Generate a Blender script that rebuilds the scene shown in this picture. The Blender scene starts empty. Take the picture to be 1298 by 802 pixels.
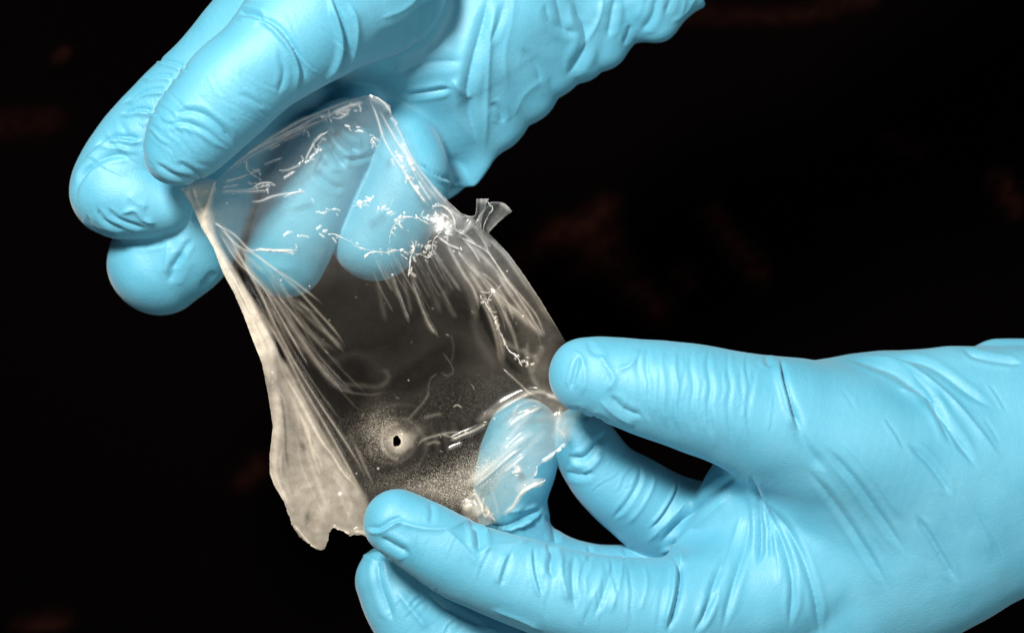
import bpy, math, random
import numpy as np
from mathutils import Vector

# ------------------------------------------------------------------ camera, world, lights, exposure
MM = 0.001
D = 700.0                      # mm from the lens to the plane of the film (z = 0)
SC = 0.2                       # mm covered by one photo pixel in that plane
CX, CY = 649.0, 401.0
STEP = 0.42                     # mm, resolution of the glove surfaces

sc = bpy.context.scene
cam_d = bpy.data.cameras.new('camera')
cam = bpy.data.objects.new('camera', cam_d)
sc.collection.objects.link(cam)
cam.location = (0, 0, D * MM)
cam_d.sensor_width = 36.0
cam_d.lens = 36.0 * D / (1298 * SC)
cam_d.clip_start = 0.01
cam_d.clip_end = 20
cam_d.dof.use_dof = True
cam_d.dof.focus_distance = (D - 6) * MM
cam_d.dof.aperture_fstop = 10.0
sc.camera = cam

w = bpy.data.worlds.new('World')
sc.world = w
w.use_nodes = True
w.node_tree.nodes['Background'].inputs['Color'].default_value = (0.85, 0.93, 1.0, 1)
w.node_tree.nodes['Background'].inputs['Strength'].default_value = 0.09

def area(name, loc, target, size, power, color):
    ld = bpy.data.lights.new(name, 'AREA')
    ld.shape = 'RECTANGLE'
    ld.size, ld.size_y = size
    ld.energy = power
    ld.color = color
    o = bpy.data.objects.new(name, ld)
    sc.collection.objects.link(o)
    o.location = loc
    o.rotation_euler = (Vector(target) - Vector(loc)).to_track_quat('-Z', 'Y').to_euler()
    return o

area('key_softbox', (-0.26, 0.40, 0.69), (0.0, 0.0, 0.0), (0.15, 0.15), 13.2, (1.0, 0.98, 0.95))
area('fill_softbox', (0.60, 0.10, 0.55), (0.02, -0.02, 0.0), (0.30, 0.30), 1.5, (0.97, 0.98, 1.0))
area('low_fill', (0.15, -0.50, 0.66), (0.0, 0.0, 0.0), (0.3, 0.3), 1.3, (1.0, 0.97, 0.93))  # added fill lamp that lightens the shadows, no seen source

vs = sc.view_settings
vs.view_transform = 'Standard'
vs.look = 'None'
vs.exposure = 0.0
vs.gamma = 1.0
sc.render.engine = 'CYCLES'
try:
    sc.cycles.transparent_max_bounces = 24
    sc.cycles.max_bounces = 10
except Exception:
    pass

# ------------------------------------------------------------------ helpers
rng = np.random.default_rng(7)

def W(x, y, z=0.0):
    """photo position + depth (mm towards the lens) -> mm in the scene"""
    k = SC * (D - z) / D
    return np.stack([(np.asarray(x, float) - CX) * k, (CY - np.asarray(y, float)) * k, np.asarray(z, float) + 0 * k * np.asarray(x, float)], -1)

def project(v):
    k = SC * (D - v[:, 2]) / D
    return v[:, 0] / k + CX, CY - v[:, 1] / k

def spline(P, n=8):
    """Catmull-Rom through control rows"""
    P = np.asarray(P, float)
    Q = np.vstack([2 * P[0] - P[1], P, 2 * P[-1] - P[-2]])
    out = []
    for i in range(1, len(Q) - 2):
        p0, p1, p2, p3 = Q[i - 1], Q[i], Q[i + 1], Q[i + 2]
        for t in np.linspace(0, 1, n, endpoint=False):
            out.append(0.5 * (2 * p1 + (p2 - p0) * t + (2 * p0 - 5 * p1 + 4 * p2 - p3) * t * t + (3 * p1 - p0 - 3 * p2 + p3) * t ** 3))
    out.append(P[-1])
    return np.array(out)

def make_mesh(name, verts, faces, mat, parent=None, smooth=True, attrs=None):
    me = bpy.data.meshes.new(name)
    verts = np.asarray(verts, np.float32) * MM
    faces = np.asarray(faces, np.int32)
    n = faces.shape[1]
    me.vertices.add(len(verts))
    me.vertices.foreach_set('co', verts.ravel())
    me.loops.add(faces.size)
    me.loops.foreach_set('vertex_index', faces.ravel())
    me.polygons.add(len(faces))
    me.polygons.foreach_set('loop_start', np.arange(0, faces.size, n, dtype=np.int32))
    me.update(calc_edges=True)
    me.validate()
    if smooth:
        me.polygons.foreach_set('use_smooth', np.ones(len(me.polygons), bool))
    for k, a in (attrs or {}).items():
        at = me.attributes.new(k, 'FLOAT', 'POINT')
        at.data.foreach_set('value', np.asarray(a, np.float32))
    me.materials.append(mat)
    o = bpy.data.objects.new(name, me)
    sc.collection.objects.link(o)
    if parent:
        o.parent = parent
    return o

def thing(name, label, cat, loc=(0, 0, 0), group=None):
    o = bpy.data.objects.new(name, None)
    o.empty_display_size = 0.02
    sc.collection.objects.link(o)
    o['label'] = label
    o['category'] = cat
    if group:
        o['group'] = group
    return o

class NT:
    def __init__(s, name):
        s.m = bpy.data.materials.new(name)
        s.m.use_nodes = True
        s.n = s.m.node_tree.nodes
        s.l = s.m.node_tree.links
        s.bsdf = s.n['Principled BSDF']
        s.out = s.n['Material Output']
    def add(s, t, **kw):
        nd = s.n.new(t)
        for k, v in kw.items():
            if k in nd.inputs.keys():
                if hasattr(v, 'is_output') or isinstance(v, bpy.types.NodeSocket):
                    s.l.new(v, nd.inputs[k])
                else:
                    nd.inputs[k].default_value = v
            else:
                setattr(nd, k, v)
        return nd
    def link(s, a, b):
        s.l.new(a, b)
    def math(s, op, a, b=None, clamp=False):
        nd = s.n.new('ShaderNodeMath'); nd.operation = op; nd.use_clamp = clamp
        for i, v in enumerate((a, b)):
            if v is None: continue
            if isinstance(v, bpy.types.NodeSocket): s.l.new(v, nd.inputs[i])
            else: nd.inputs[i].default_value = v
        return nd.outputs[0]
    def ramp(s, f, a, b, c0=(0, 0, 0, 1), c1=(1, 1, 1, 1)):
        nd = s.n.new('ShaderNodeValToRGB')
        nd.color_ramp.elements[0].position = a; nd.color_ramp.elements[0].color = c0
        nd.color_ramp.elements[1].position = b; nd.color_ramp.elements[1].color = c1
        s.l.new(f, nd.inputs[0])
        return nd.outputs[0]

# ------------------------------------------------------------------ materials
def glove_material():
    t = NT('blue_nitrile')
    geo = t.add('ShaderNodeNewGeometry')
    n1 = t.add('ShaderNodeTexNoise', Vector=geo.outputs['Position'], Scale=55.0, Detail=3.0)
    mix = t.add('ShaderNodeMix', data_type='RGBA')
    t.link(t.ramp(n1.outputs['Fac'], 0.3, 0.7), mix.inputs['Factor'])
    mix.inputs['A'].default_value = (0.080, 0.365, 0.500, 1)
    mix.inputs['B'].default_value = (0.122, 0.425, 0.560, 1)
    t.link(mix.outputs['Result'], t.bsdf.inputs['Base Color'])
    t.bsdf.inputs['Roughness'].default_value = 0.53
    t.bsdf.inputs['Specular IOR Level'].default_value = 0.75
    t.bsdf.inputs['Subsurface Weight'].default_value = 0.12
    t.bsdf.inputs['Subsurface Radius'].default_value = (0.4, 0.8, 1.0)
    t.bsdf.inputs['Subsurface Scale'].default_value = 0.0012
    t.bsdf.inputs['Sheen Weight'].default_value = 0.22
    t.bsdf.inputs['Sheen Roughness'].default_value = 0.4
    v = t.add('ShaderNodeTexNoise', Vector=geo.outputs['Position'], Scale=2600.0, Detail=2.0, Roughness=0.6)
    n2 = t.add('ShaderNodeTexNoise', Vector=geo.outputs['Position'], Scale=420.0, Detail=4.0, Roughness=0.6)
    h = t.math('ADD', t.math('MULTIPLY', v.outputs['Fac'], 0.5), t.math('MULTIPLY', n2.outputs['Fac'], 0.5))
    b = t.add('ShaderNodeBump', Height=h, Strength=0.8, Distance=0.00025)
    t.link(b.outputs[0], t.bsdf.inputs['Normal'])
    return t.m

def skin_material():
    t = NT('skin')
    geo = t.add('ShaderNodeNewGeometry')
    n1 = t.add('ShaderNodeTexNoise', Vector=geo.outputs['Position'], Scale=90.0, Detail=4.0)
    c = t.ramp(n1.outputs['Fac'], 0.3, 0.7, (0.55, 0.27, 0.17, 1), (0.66, 0.37, 0.25, 1))
    t.link(c, t.bsdf.inputs['Base Color'])
    t.bsdf.inputs['Roughness'].default_value = 0.5
    t.bsdf.inputs['Subsurface Weight'].default_value = 0.2
    t.bsdf.inputs['Subsurface Scale'].default_value = 0.003
    b = t.add('ShaderNodeBump', Height=n1.outputs['Fac'], Strength=0.3, Distance=0.0005)
    t.link(b.outputs[0], t.bsdf.inputs['Normal'])
    return t.m

def velvet_material():
    t = NT('black_velvet')
    geo = t.add('ShaderNodeNewGeometry')
    n1 = t.add('ShaderNodeTexNoise', Vector=geo.outputs['Position'], Scale=14.0, Detail=5.0, Roughness=0.65)
    n2 = t.add('ShaderNodeTexNoise', Vector=geo.outputs['Position'], Scale=260.0, Detail=4.0, Roughness=0.7)
    du = t.add('ShaderNodeAttribute', attribute_name='sheen_or_dust').outputs['Fac']  # painted fold sheen, broken up by noise below
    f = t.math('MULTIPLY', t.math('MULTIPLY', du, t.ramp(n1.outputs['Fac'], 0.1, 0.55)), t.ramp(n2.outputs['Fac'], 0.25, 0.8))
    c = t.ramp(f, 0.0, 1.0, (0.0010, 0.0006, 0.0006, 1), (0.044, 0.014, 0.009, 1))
    t.link(c, t.bsdf.inputs['Base Color'])
    t.bsdf.inputs['Roughness'].default_value = 1.0
    t.bsdf.inputs['Specular IOR Level'].default_value = 0.0
    return t.m

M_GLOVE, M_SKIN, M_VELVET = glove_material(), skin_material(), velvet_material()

# ------------------------------------------------------------------ the cloth behind
def build_cloth():
    nx, ny = 360, 280
    X, Y = np.meshgrid(np.linspace(-700, 700, nx), np.linspace(-550, 550, ny), indexing='ij')
    Z = np.zeros_like(X) - 190
    r = np.random.default_rng(3)
    for i in range(26):
        a = r.uniform(0, math.pi); k = r.uniform(0.006, 0.03); ph = r.uniform(0, 6.28)
        Z += (0.05 / k) * np.sin(k * (X * math.cos(a) + Y * math.sin(a)) + ph + 1.5 * np.sin(0.004 * X + ph))
    sheen_or_dust = np.zeros_like(X)  # reddish sheen of lit folds, painted into the cloth colour
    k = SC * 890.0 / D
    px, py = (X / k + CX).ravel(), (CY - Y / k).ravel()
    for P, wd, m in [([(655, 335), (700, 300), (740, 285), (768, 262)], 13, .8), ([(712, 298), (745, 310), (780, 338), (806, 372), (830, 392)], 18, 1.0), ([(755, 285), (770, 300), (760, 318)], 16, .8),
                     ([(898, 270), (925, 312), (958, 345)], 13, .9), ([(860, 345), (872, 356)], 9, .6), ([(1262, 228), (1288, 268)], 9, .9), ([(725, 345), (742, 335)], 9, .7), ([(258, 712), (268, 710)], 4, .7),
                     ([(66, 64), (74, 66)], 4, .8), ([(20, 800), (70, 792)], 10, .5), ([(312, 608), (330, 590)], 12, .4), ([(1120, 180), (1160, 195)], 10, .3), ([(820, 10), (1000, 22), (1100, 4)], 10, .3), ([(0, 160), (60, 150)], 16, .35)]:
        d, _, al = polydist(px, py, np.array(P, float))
        sheen_or_dust += (m * np.exp(-(d / wd) ** 2)).reshape(X.shape)
    Z += 6 * sheen_or_dust
    V = np.stack([X.ravel(), Y.ravel(), Z.ravel()], -1)
    I = np.arange(nx * ny).reshape(nx, ny)
    F = np.stack([I[:-1, :-1], I[1:, :-1], I[1:, 1:], I[:-1, 1:]], -1).reshape(-1, 4)
    o = make_mesh('ground_cloth', V, F, M_VELVET, attrs={'sheen_or_dust': sheen_or_dust.ravel()})
    o['kind'] = 'structure'

# ------------------------------------------------------------------ distance fields for the gloved hands
class Field:
    def __init__(s, px0, py0, px1, py1, z0, z1):
        a = W(px0, py1, 0.0); b = W(px1, py0, 0.0)
        s.o = np.array([a[0], a[1], z0]); s.e = np.array([b[0], b[1], z1])
        s.n = np.ceil((s.e - s.o) / STEP).astype(int) + 1
        s.ax = [s.o[i] + STEP * np.arange(s.n[i], dtype=np.float32) for i in range(3)]
    def blank(s):
        return np.full(tuple(s.n), 60.0, np.float32)
    def chain(s, rows, q=1.0, pad=12.0, n=9, out=None):
        """rows: photo x, photo y, z mm, radius in photo px.  q flattens the section along z"""
        R = spline(rows, n)
        C = W(R[:, 0], R[:, 1], R[:, 2])
        rad = R[:, 3] * SC * (D - R[:, 2]) / D
        f = s.blank() if out is None else out
        for i in range(len(R) - 1):
            a, b, ra, rb = C[i], C[i + 1], rad[i], rad[i + 1]
            rm = max(ra, rb) + pad
            lo = np.minimum(a, b) - rm; hi = np.maximum(a, b) + rm
            i0 = np.clip(np.floor((lo - s.o) / STEP).astype(int), 0, s.n); i1 = np.clip(np.ceil((hi - s.o) / STEP).astype(int) + 1, 0, s.n)
            if (i1 <= i0).any(): continue
            x = s.ax[0][i0[0]:i1[0], None, None]; y = s.ax[1][None, i0[1]:i1[1], None]; z = s.ax[2][None, None, i0[2]:i1[2]]
            d = (b - a).astype(np.float32)
            if q < 0.95:
                L = d[0] ** 2 + d[1] ** 2 + 1e-6
                t = np.clip(((x - a[0]) * d[0] + (y - a[1]) * d[1]) / L, 0, 1)
            else:
                L = (d ** 2).sum() + 1e-6
                t = np.clip(((x - a[0]) * d[0] + (y - a[1]) * d[1] + (z - a[2]) * d[2]) / L, 0, 1)
            dx = x - a[0] - t * d[0]; dy = y - a[1] - t * d[1]; dz = (z - a[2] - t * d[2]) / q
            dist = np.sqrt(dx * dx + dy * dy + dz * dz) - (ra + (rb - ra) * t)
            if q < 0.95: dist = dist * (0.5 + 0.5 * q)
            v = f[i0[0]:i1[0], i0[1]:i1[1], i0[2]:i1[2]]
            np.minimum(v, dist.astype(np.float32), out=v)
        return f

def smin(a, b, k):
    h = np.clip(0.5 + 0.5 * (b - a) / k, 0, 1)
    return b + (a - b) * h - k * h * (1 - h)

def surface_nets(F, f):
    n = f.shape
    ins = f < 0
    cnt = np.zeros((n[0] - 1, n[1] - 1, n[2] - 1), np.int8)
    for i in (0, 1):
        for j in (0, 1):
            for k in (0, 1):
                cnt += ins[i:n[0] - 1 + i, j:n[1] - 1 + j, k:n[2] - 1 + k]
    act = (cnt > 0) & (cnt < 8)
    idx = np.argwhere(act)
    vid = np.full(act.shape, -1, np.int32)
    vid[act] = np.arange(len(idx))
    cor = [(i, j, k) for i in (0, 1) for j in (0, 1) for k in (0, 1)]
    val = {c: f[idx[:, 0] + c[0], idx[:, 1] + c[1], idx[:, 2] + c[2]] for c in cor}
    acc = np.zeros((len(idx), 3)); wgt = np.zeros(len(idx))
    for a in cor:
        for ax in range(3):
            if a[ax] == 0:
                b = list(a); b[ax] = 1; b = tuple(b)
                va, vb = val[a], val[b]
                m = (va < 0) != (vb < 0)
                t = np.where(m, va / np.where(m, va - vb, 1), 0)
                p = np.array(a, float)[None, :].repeat(len(idx), 0); p[:, ax] = t
                acc[m] += p[m]; wgt[m] += 1
    V = F.o + (idx + acc / wgt[:, None]) * STEP
    quads = []
    for ax in range(3):
        sl0 = [slice(None)] * 3; sl1 = [slice(None)] * 3
        sl0[ax] = slice(0, -1); sl1[ax] = slice(1, None)
        a, b = ins[tuple(sl0)], ins[tuple(sl1)]
        e = np.argwhere(a != b)
        u, v = (ax + 1) % 3, (ax + 2) % 3
        ok = (e[:, u] > 0) & (e[:, v] > 0) & (e[:, u] < n[u] - 1) & (e[:, v] < n[v] - 1)
        e = e[ok]
        fl = a[e[:, 0], e[:, 1], e[:, 2]]
        def g(du, dv):
            c = e.copy(); c[:, u] += du; c[:, v] += dv
            return vid[c[:, 0], c[:, 1], c[:, 2]]
        q = np.stack([g(-1, -1), g(0, -1), g(0, 0), g(-1, 0)], -1)
        q[~fl] = q[~fl][:, ::-1]
        quads.append(q)
    return V, np.vstack(quads)

def smooth(V, Q, it=2, lam=0.5):
    E = np.vstack([Q[:, [0, 1]], Q[:, [1, 2]], Q[:, [2, 3]], Q[:, [3, 0]]])
    n = len(V)
    deg = np.bincount(E[:, 0], minlength=n) + np.bincount(E[:, 1], minlength=n)
    for _ in range(it):
        S = np.stack([np.bincount(E[:, 0], V[E[:, 1], c], n) + np.bincount(E[:, 1], V[E[:, 0], c], n) for c in range(3)], -1)
        V = V + lam * (S / deg[:, None] - V)
    return V

def normals(V, Q):
    N = np.cross(V[Q[:, 2]] - V[Q[:, 0]], V[Q[:, 3]] - V[Q[:, 1]])
    out = np.stack([sum(np.bincount(Q[:, k], N[:, c], len(V)) for k in range(4)) for c in range(3)], -1)
    return out / np.maximum(np.linalg.norm(out, axis=1, keepdims=True), 1e-9)

def polydist(px, py, P):
    """signed distance (left of the path +) and position 0..1 along the polyline, in photo px"""
    best = np.full(len(px), 1e9); sg = np.zeros(len(px)); al = np.zeros(len(px))
    seg = np.hypot(*(P[1:] - P[:-1]).T); tot = seg.sum(); s0 = 0
    for i in range(len(P) - 1):
        d = P[i + 1] - P[i]; L = seg[i] + 1e-9
        t = ((px - P[i, 0]) * d[0] + (py - P[i, 1]) * d[1]) / L ** 2
        tc = np.clip(t, 0, 1)
        dx = px - P[i, 0] - tc * d[0]; dy = py - P[i, 1] - tc * d[1]
        dd = np.hypot(dx, dy); m = dd < best
        best[m] = dd[m]; sg[m] = np.sign(d[0] * dy - d[1] * dx)[m]; al[m] = ((s0 + tc * L) / tot)[m]
        s0 += L
    return best, sg, al

def wrinkle(V, N, strokes, gate=7.0):
    """push the surface in and out along crease lines laid over its visible side"""
    px, py = project(V)
    gx = np.floor(px / 3).astype(int) + 60; gy = np.floor(py / 3).astype(int) + 60
    H = np.full((620, 480), -999.0)
    ok = (gx >= 0) & (gx < 620) & (gy >= 0) & (gy < 480)
    np.maximum.at(H, (gx[ok], gy[ok]), V[ok, 2])
    top = np.full(len(V), -999.0); top[ok] = H[gx[ok], gy[ok]]
    disp = np.zeros(len(V))
    front = (V[:, 2] > top - gate) & (N[:, 2] > -0.35)
    ids = np.nonzero(front)[0]
    fx, fy, fz = px[ids], py[ids], V[ids, 2]
    for st in strokes:
        P, wd, h, kind = st[:4]
        wd, h = wd * 0.72, h * 1.08
        P = spline(P, 6)
        m = (fx > P[:, 0].min() - 4 * wd) & (fx < P[:, 0].max() + 4 * wd) & (fy > P[:, 1].min() - 4 * wd) & (fy < P[:, 1].max() + 4 * wd)
        j = ids[m]
        if len(j) == 0: continue
        # depth of the stroke line
        hx = np.clip((P[:, 0] / 3).astype(int) + 60, 0, 619); hy = np.clip((P[:, 1] / 3).astype(int) + 60, 0, 479)
        hz = H[hx, hy]; good = hz > -900
        if good.any():
            hz = np.interp(np.arange(len(P)), np.nonzero(good)[0], hz[good])
        else: continue
        d, s, al = polydist(px[j], py[j], P)
        zc = np.interp(al, np.linspace(0, 1, len(P)), hz)
        g = np.exp(-np.clip(np.abs(V[j, 2] - zc) - 3.0, 0, None) ** 2 / 4.0)
        taper = np.clip(np.minimum(al, 1 - al) / 0.22, 0, 1) if kind[-1] != '!' else np.clip(al / 0.22, 0, 1)
        taper = taper * taper * (3 - 2 * taper)
        ww = wd * (0.45 + 0.55 * taper)
        sd = d * s
        kd = kind.rstrip('!')
        if kd == 'ridge':
            v = np.exp(-np.sqrt((sd / ww) ** 2 * 1.6 + 0.02) + 0.14)
        elif kd == 'groove':
            v = -1.15 * np.exp(-np.abs(sd) / (0.62 * ww)) + 0.35 * np.exp(-((np.abs(sd) - 2.0 * ww) / ww) ** 2)
        elif kd == 'fold':      # lip on the + side hanging over a groove
            v = -1.2 * np.exp(-np.abs(sd + 0.2 * ww) / (0.5 * ww)) + 0.75 * np.exp(-((sd - 1.0 * ww) / (0.9 * ww)) ** 2)
        else:                   # 'dimple' broad
            v = -np.exp(-(sd / ww) ** 2)
        disp[j] += h * v * taper * g
    return disp

def lump(V, r, n=30, lam=(7, 30), amp=0.34):
    s = np.zeros(len(V))
    for i in range(n):
        k = r.normal(size=3); k /= np.linalg.norm(k); L = r.uniform(*lam)
        s += np.sin(V @ k * (2 * math.pi / L) + r.uniform(0, 6.28)) * (L / lam[1])
    return amp * s / math.sqrt(n)

def ringlets(P0, P1, half0, half1, n, r, h=0.22, wd=4.0, bow=10):
    """fine crosswise creases round a finger between two axis points"""
    out = []
    P0, P1 = np.array(P0, float), np.array(P1, float)
    d = (P1 - P0) / np.linalg.norm(P1 - P0); h = h * 0.85; nrm = np.array([-d[1], d[0]])
    for i in range(n):
        t = (i + r.uniform(-0.4, 1.4)) / n
        c = P0 + (P1 - P0) * t; hf = half0 + (half1 - half0) * t
        a = r.uniform(-1.0, 0.1); b = min(1.0, a + r.uniform(0.6, 1.5))
        tilt = r.uniform(-0.4, 0.4); bw = r.uniform(0.3, 1.2) * bow
        pts = []
        for u in np.linspace(a, b, 5):
            pts.append(tuple(c + nrm * u * hf * 0.98 + d * (bw * (1 - u * u) + tilt * u * hf * 0.5 + r.normal() * 1.5)))
        out.append((pts, wd * r.uniform(0.6, 1.4), h * r.uniform(0.3, 1.7), r.choice(['fold', 'groove', 'ridge', 'fold'])))
    return out

# ------------------------------------------------------------------ the hand at the upper left
def build_upper_hand():
    F = Field(60, -190, 980, 420, -62, 36)
    thumb = F.chain([(226, 190, 13, 46), (246, 166, 13, 57), (290, 118, 13, 64), (335, 75, 12, 66), (395, 25, 6, 82), (470, -30, -4, 100)])
    index = F.chain([(203, 258, -9, 40), (172, 252, -10, 52), (150, 241, -12, 61), (172, 200, -14, 62), (222, 138, -12, 58), (275, 90, -10, 60), (345, 40, -10, 82), (440, -20, -14, 110)])
    middle = F.chain([(201, 333, -24, 65), (240, 303, -22, 63), (270, 252, -20, 54), (305, 190, -29, 56), (400, 110, -38, 60)])
    ring = F.chain([(362, 325, -21, 52), (380, 280, -19, 55), (404, 225, -18, 55), (432, 178, -18, 50), (456, 158, -20, 38), (470, 120, -30, 45)])
    web = F.chain([(318, 285, -30, 30), (330, 250, -30, 36), (348, 200, -31, 50), (390, 130, -40, 60)])
    little = F.chain([(474, 302, -23, 54), (500, 262, -22, 58), (515, 215, -22, 56), (503, 162, -24, 42), (500, 110, -34, 40)])
    palm = F.chain([(430, 20, -30, 100), (500, 68, -31, 108), (555, 90, -32, 116), (635, 15, -33, 122), (735, -52, -34, 122), (830, -88, -34, 112), (900, -115, -34, 104)], q=0.42)
    heel = F.chain([(500, 30, -20, 70), (560, 60, -22, 80), (640, 0, -25, 90)], q=0.7)
    flap = F.chain([(540, 205, -38, 38), (560, 212, -37, 36), (620, 110, -36, 50)], q=0.25)
    palm = smin(smin(smin(palm, heel, 12), flap, 3), web, 4)
    corner = F.chain([(545, 190, -33, 44), (570, 208, -33, 30), (597, 226, -33, 9)], q=0.35)
    corner = F.chain([(600, 150, -30, 40), (602, 190, -32, 24), (599, 224, -33, 9)], q=0.4, out=corner)
    puck = F.chain([(690, 60, -30, 30), (706, 96, -30, 14)])
    for rows in ([(610, 120, -31, 45), (634, 160, -31, 17)], [(655, 90, -31, 40), (676, 124, -31, 16)], [(760, 20, -31, 30), (768, 66, -31, 14)], [(820, 0, -31, 30), (836, 34, -31, 14)], [(725, 40, -31, 34), (742, 80, -31, 12)]):
        F.chain(rows, out=puck)
    palm = smin(smin(palm, puck, 8), corner, 2)
    cut = W(891, 6, -34); nx_, ny_ = 0.90, 0.43
    palm = np.maximum(palm, ((F.ax[0][:, None, None] - cut[0]) * nx_ + (F.ax[1][None, :, None] - cut[1]) * ny_).astype(np.float32))
    th = smin(thumb, palm, 7)
    ix = smin(index, palm, 7)
    body = smin(th, index, 0.8)
    f = np.minimum(body, ix)
    for a, k in ((middle, 5), (ring, 3), (little, 3)):
        f = smin(f, smin(a, palm, k), 0.8)
    return F, f, np.minimum(np.minimum(index, middle), np.minimum(np.minimum(ring, little), palm)), thumb

def upper_strokes():
    r = np.random.default_rng(11)
    S = []
    # thumb joint ring and the long creases at its base
    S += [([(318, 20), (345, 30), (368, 55), (382, 88), (378, 118)], 6, 1.3, 'fold'),
          ([(418, -10), (432, 25), (438, 60), (428, 92), (405, 112)], 7, 1.6, 'fold'),
          ([(440, 0), (452, 30), (448, 70), (430, 100)], 7, 0.8, 'ridge'),
          ([(300, 16), (318, 17), (335, 24)], 6, 1.2, 'groove'),
          ([(218, 146), (240, 141), (262, 148), (285, 168), (298, 188)], 6, 0.65, 'groove'),
          ([(205, 162), (232, 157), (262, 168), (290, 190)], 6, 0.5, 'fold'),
          ([(196, 205), (215, 220), (236, 226), (258, 232)], 5, 0.7, 'groove'),
          ([(222, 205), (245, 218), (260, 232)], 5, 0.5, 'groove'),
          ([(300, 118), (322, 128), (336, 138)], 5, 0.35, 'groove'),
          ([(352, 60), (360, 92), (352, 122)], 5, 0.35, 'groove')]
    S += ringlets((255, 165), (340, 80), 58, 64, 9, r, 0.16, 4.5, -12)
    # index
    S += [([(196, 76), (218, 80), (240, 90)], 4.5, 0.9, 'fold'),
          ([(178, 100), (205, 96), (228, 101)], 4.5, 0.9, 'fold'),
          ([(155, 132), (185, 116), (216, 114)], 5, 1.2, 'fold'),
          ([(150, 146), (178, 139), (202, 146)], 5, 1.2, 'fold'),
          ([(118, 188), (145, 174), (182, 178)], 6, 1.5, 'fold'),
          ([(105, 205), (135, 188), (178, 194)], 6, 0.7, 'ridge'),
          ([(98, 240), (110, 215), (140, 198), (172, 198)], 5, 0.7, 'groove'),
          ([(92, 262), (102, 225), (122, 204)], 4, 0.4, 'groove'),
          ([(122, 262), (132, 280), (160, 292)], 4, 0.7, 'groove'),
          ([(135, 262), (150, 278), (185, 290)], 4, 0.7, 'groove'),
          ([(150, 272), (170, 266), (182, 278), (200, 284)], 5, 0.8, 'ridge'),
          ([(108, 270), (120, 292), (150, 300)], 4, 0.5, 'groove'),
          ([(160, 245), (175, 258), (190, 262)], 8, 0.5, 'ridge')]
    S += ringlets((225, 125), (160, 205), 56, 56, 7, r, 0.25, 4, 10)
    S += ringlets((250, 100), (140, 235), 54, 56, 12, r, 0.16, 2.8, 9)
    S += ringlets((215, 205), (330, 90), 50, 62, 14, r, 0.12, 2.8, -10)
    S += ringlets((370, 45), (430, 0), 70, 90, 5, r, 0.2, 4, -10)
    # middle finger
    S += [([(232, 318), (222, 340), (212, 360)], 9, 0.6, 'groove'),
          ([(244, 300), (228, 325), (214, 345)], 5, 0.6, 'groove'),
          ([(214, 305), (211, 330), (210, 350)], 6, 0.4, 'ridge'),
          ([(150, 305), (180, 309), (215, 306)], 5, 0.5, 'groove'),
          ([(255, 368), (266, 352), (276, 345)], 6, 0.6, 'dimple')]
    # ring / little knuckle folds under the film
    S += [([(418, 158), (430, 176), (458, 195)], 7, 1.4, 'groove'),
          ([(410, 168), (424, 195), (440, 215)], 8, 1.3, 'groove'),
          ([(432, 200), (455, 202), (480, 192)], 5, 0.6, 'groove'),
          ([(440, 150), (460, 165), (475, 185)], 6, 0.7, 'ridge'),
          ([(395, 215), (420, 235), (440, 240)], 6, 0.5, 'groove')]
    # palm and wrist
    S += [([(620, -10), (612, 30), (598, 85), (592, 130), (606, 185)], 9, 1.8, 'groove'),
          ([(632, 0), (622, 40), (618, 100), (616, 160), (614, 200)], 7, 1.3, 'ridge'),
          ([(505, 122), (540, 118), (575, 112)], 5, 0.8, 'groove'),
          ([(572, 100), (582, 112), (598, 128)], 7, 0.9, 'ridge'),
          ([(620, 130), (632, 140), (638, 158)], 6, 1.0, 'groove'),
          ([(618, 60), (632, 30), (640, 0)], 6, 0.8, 'groove'),
          ([(725, 0), (742, 35), (742, 60), (728, 85), (716, 98)], 9, 2.0, 'groove'),
          ([(735, 70), (748, 45), (760, 20), (765, -10)], 6, 1.2, 'ridge'),
          ([(780, -5), (775, 25), (770, 50)], 7, 1.2, 'groove'),
          ([(832, -5), (828, 20), (812, 42)], 6, 1.2, 'groove'),
          ([(790, 58), (796, 45), (800, 30)], 5, 0.9, 'groove'),
          ([(690, 0), (700, 30), (735, 45)], 7, 0.8, 'groove'),
          ([(660, 60), (680, 85), (685, 110)], 8, 0.6, 'groove'),
          ([(470, 60), (520, 40), (560, 0)], 18, 0.8, 'dimple'),
          ([(480, 25), (515, 10), (540, -15)], 8, 0.4, 'ridge'),
          ([(500, 95), (540, 80), (590, 78)], 9, 0.5, 'groove'),
          ([(650, 150), (665, 120), (690, 100)], 8, 0.5, 'ridge'),
          ([(530, 205), (560, 225), (590, 232)], 5, 0.9, 'fold'),
          ([(850, 30), (870, 15), (885, -10)], 6, 0.8, 'ridge')]
    for P, wd, h, k in [([(652, -30), (650, 20), (640, 70), (645, 120)], 8, 0.6, 'ridge'), ([(700, -30), (708, 10), (716, 45)], 8, 0.9, 'groove'),
                        ([(812, -30), (815, 0), (805, 30)], 7, 0.9, 'ridge'), ([(852, -30), (850, 0), (842, 20)], 6, 0.8, 'groove'), ([(868, -25), (868, 0), (862, 22)], 5, 0.7, 'ridge')]:
        S.append((P, wd, h, k))
    S = [(P, wd, h * (0.52 if P[0][0] > 600 else 1.0), k) for P, wd, h, k in S]
    return S

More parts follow.
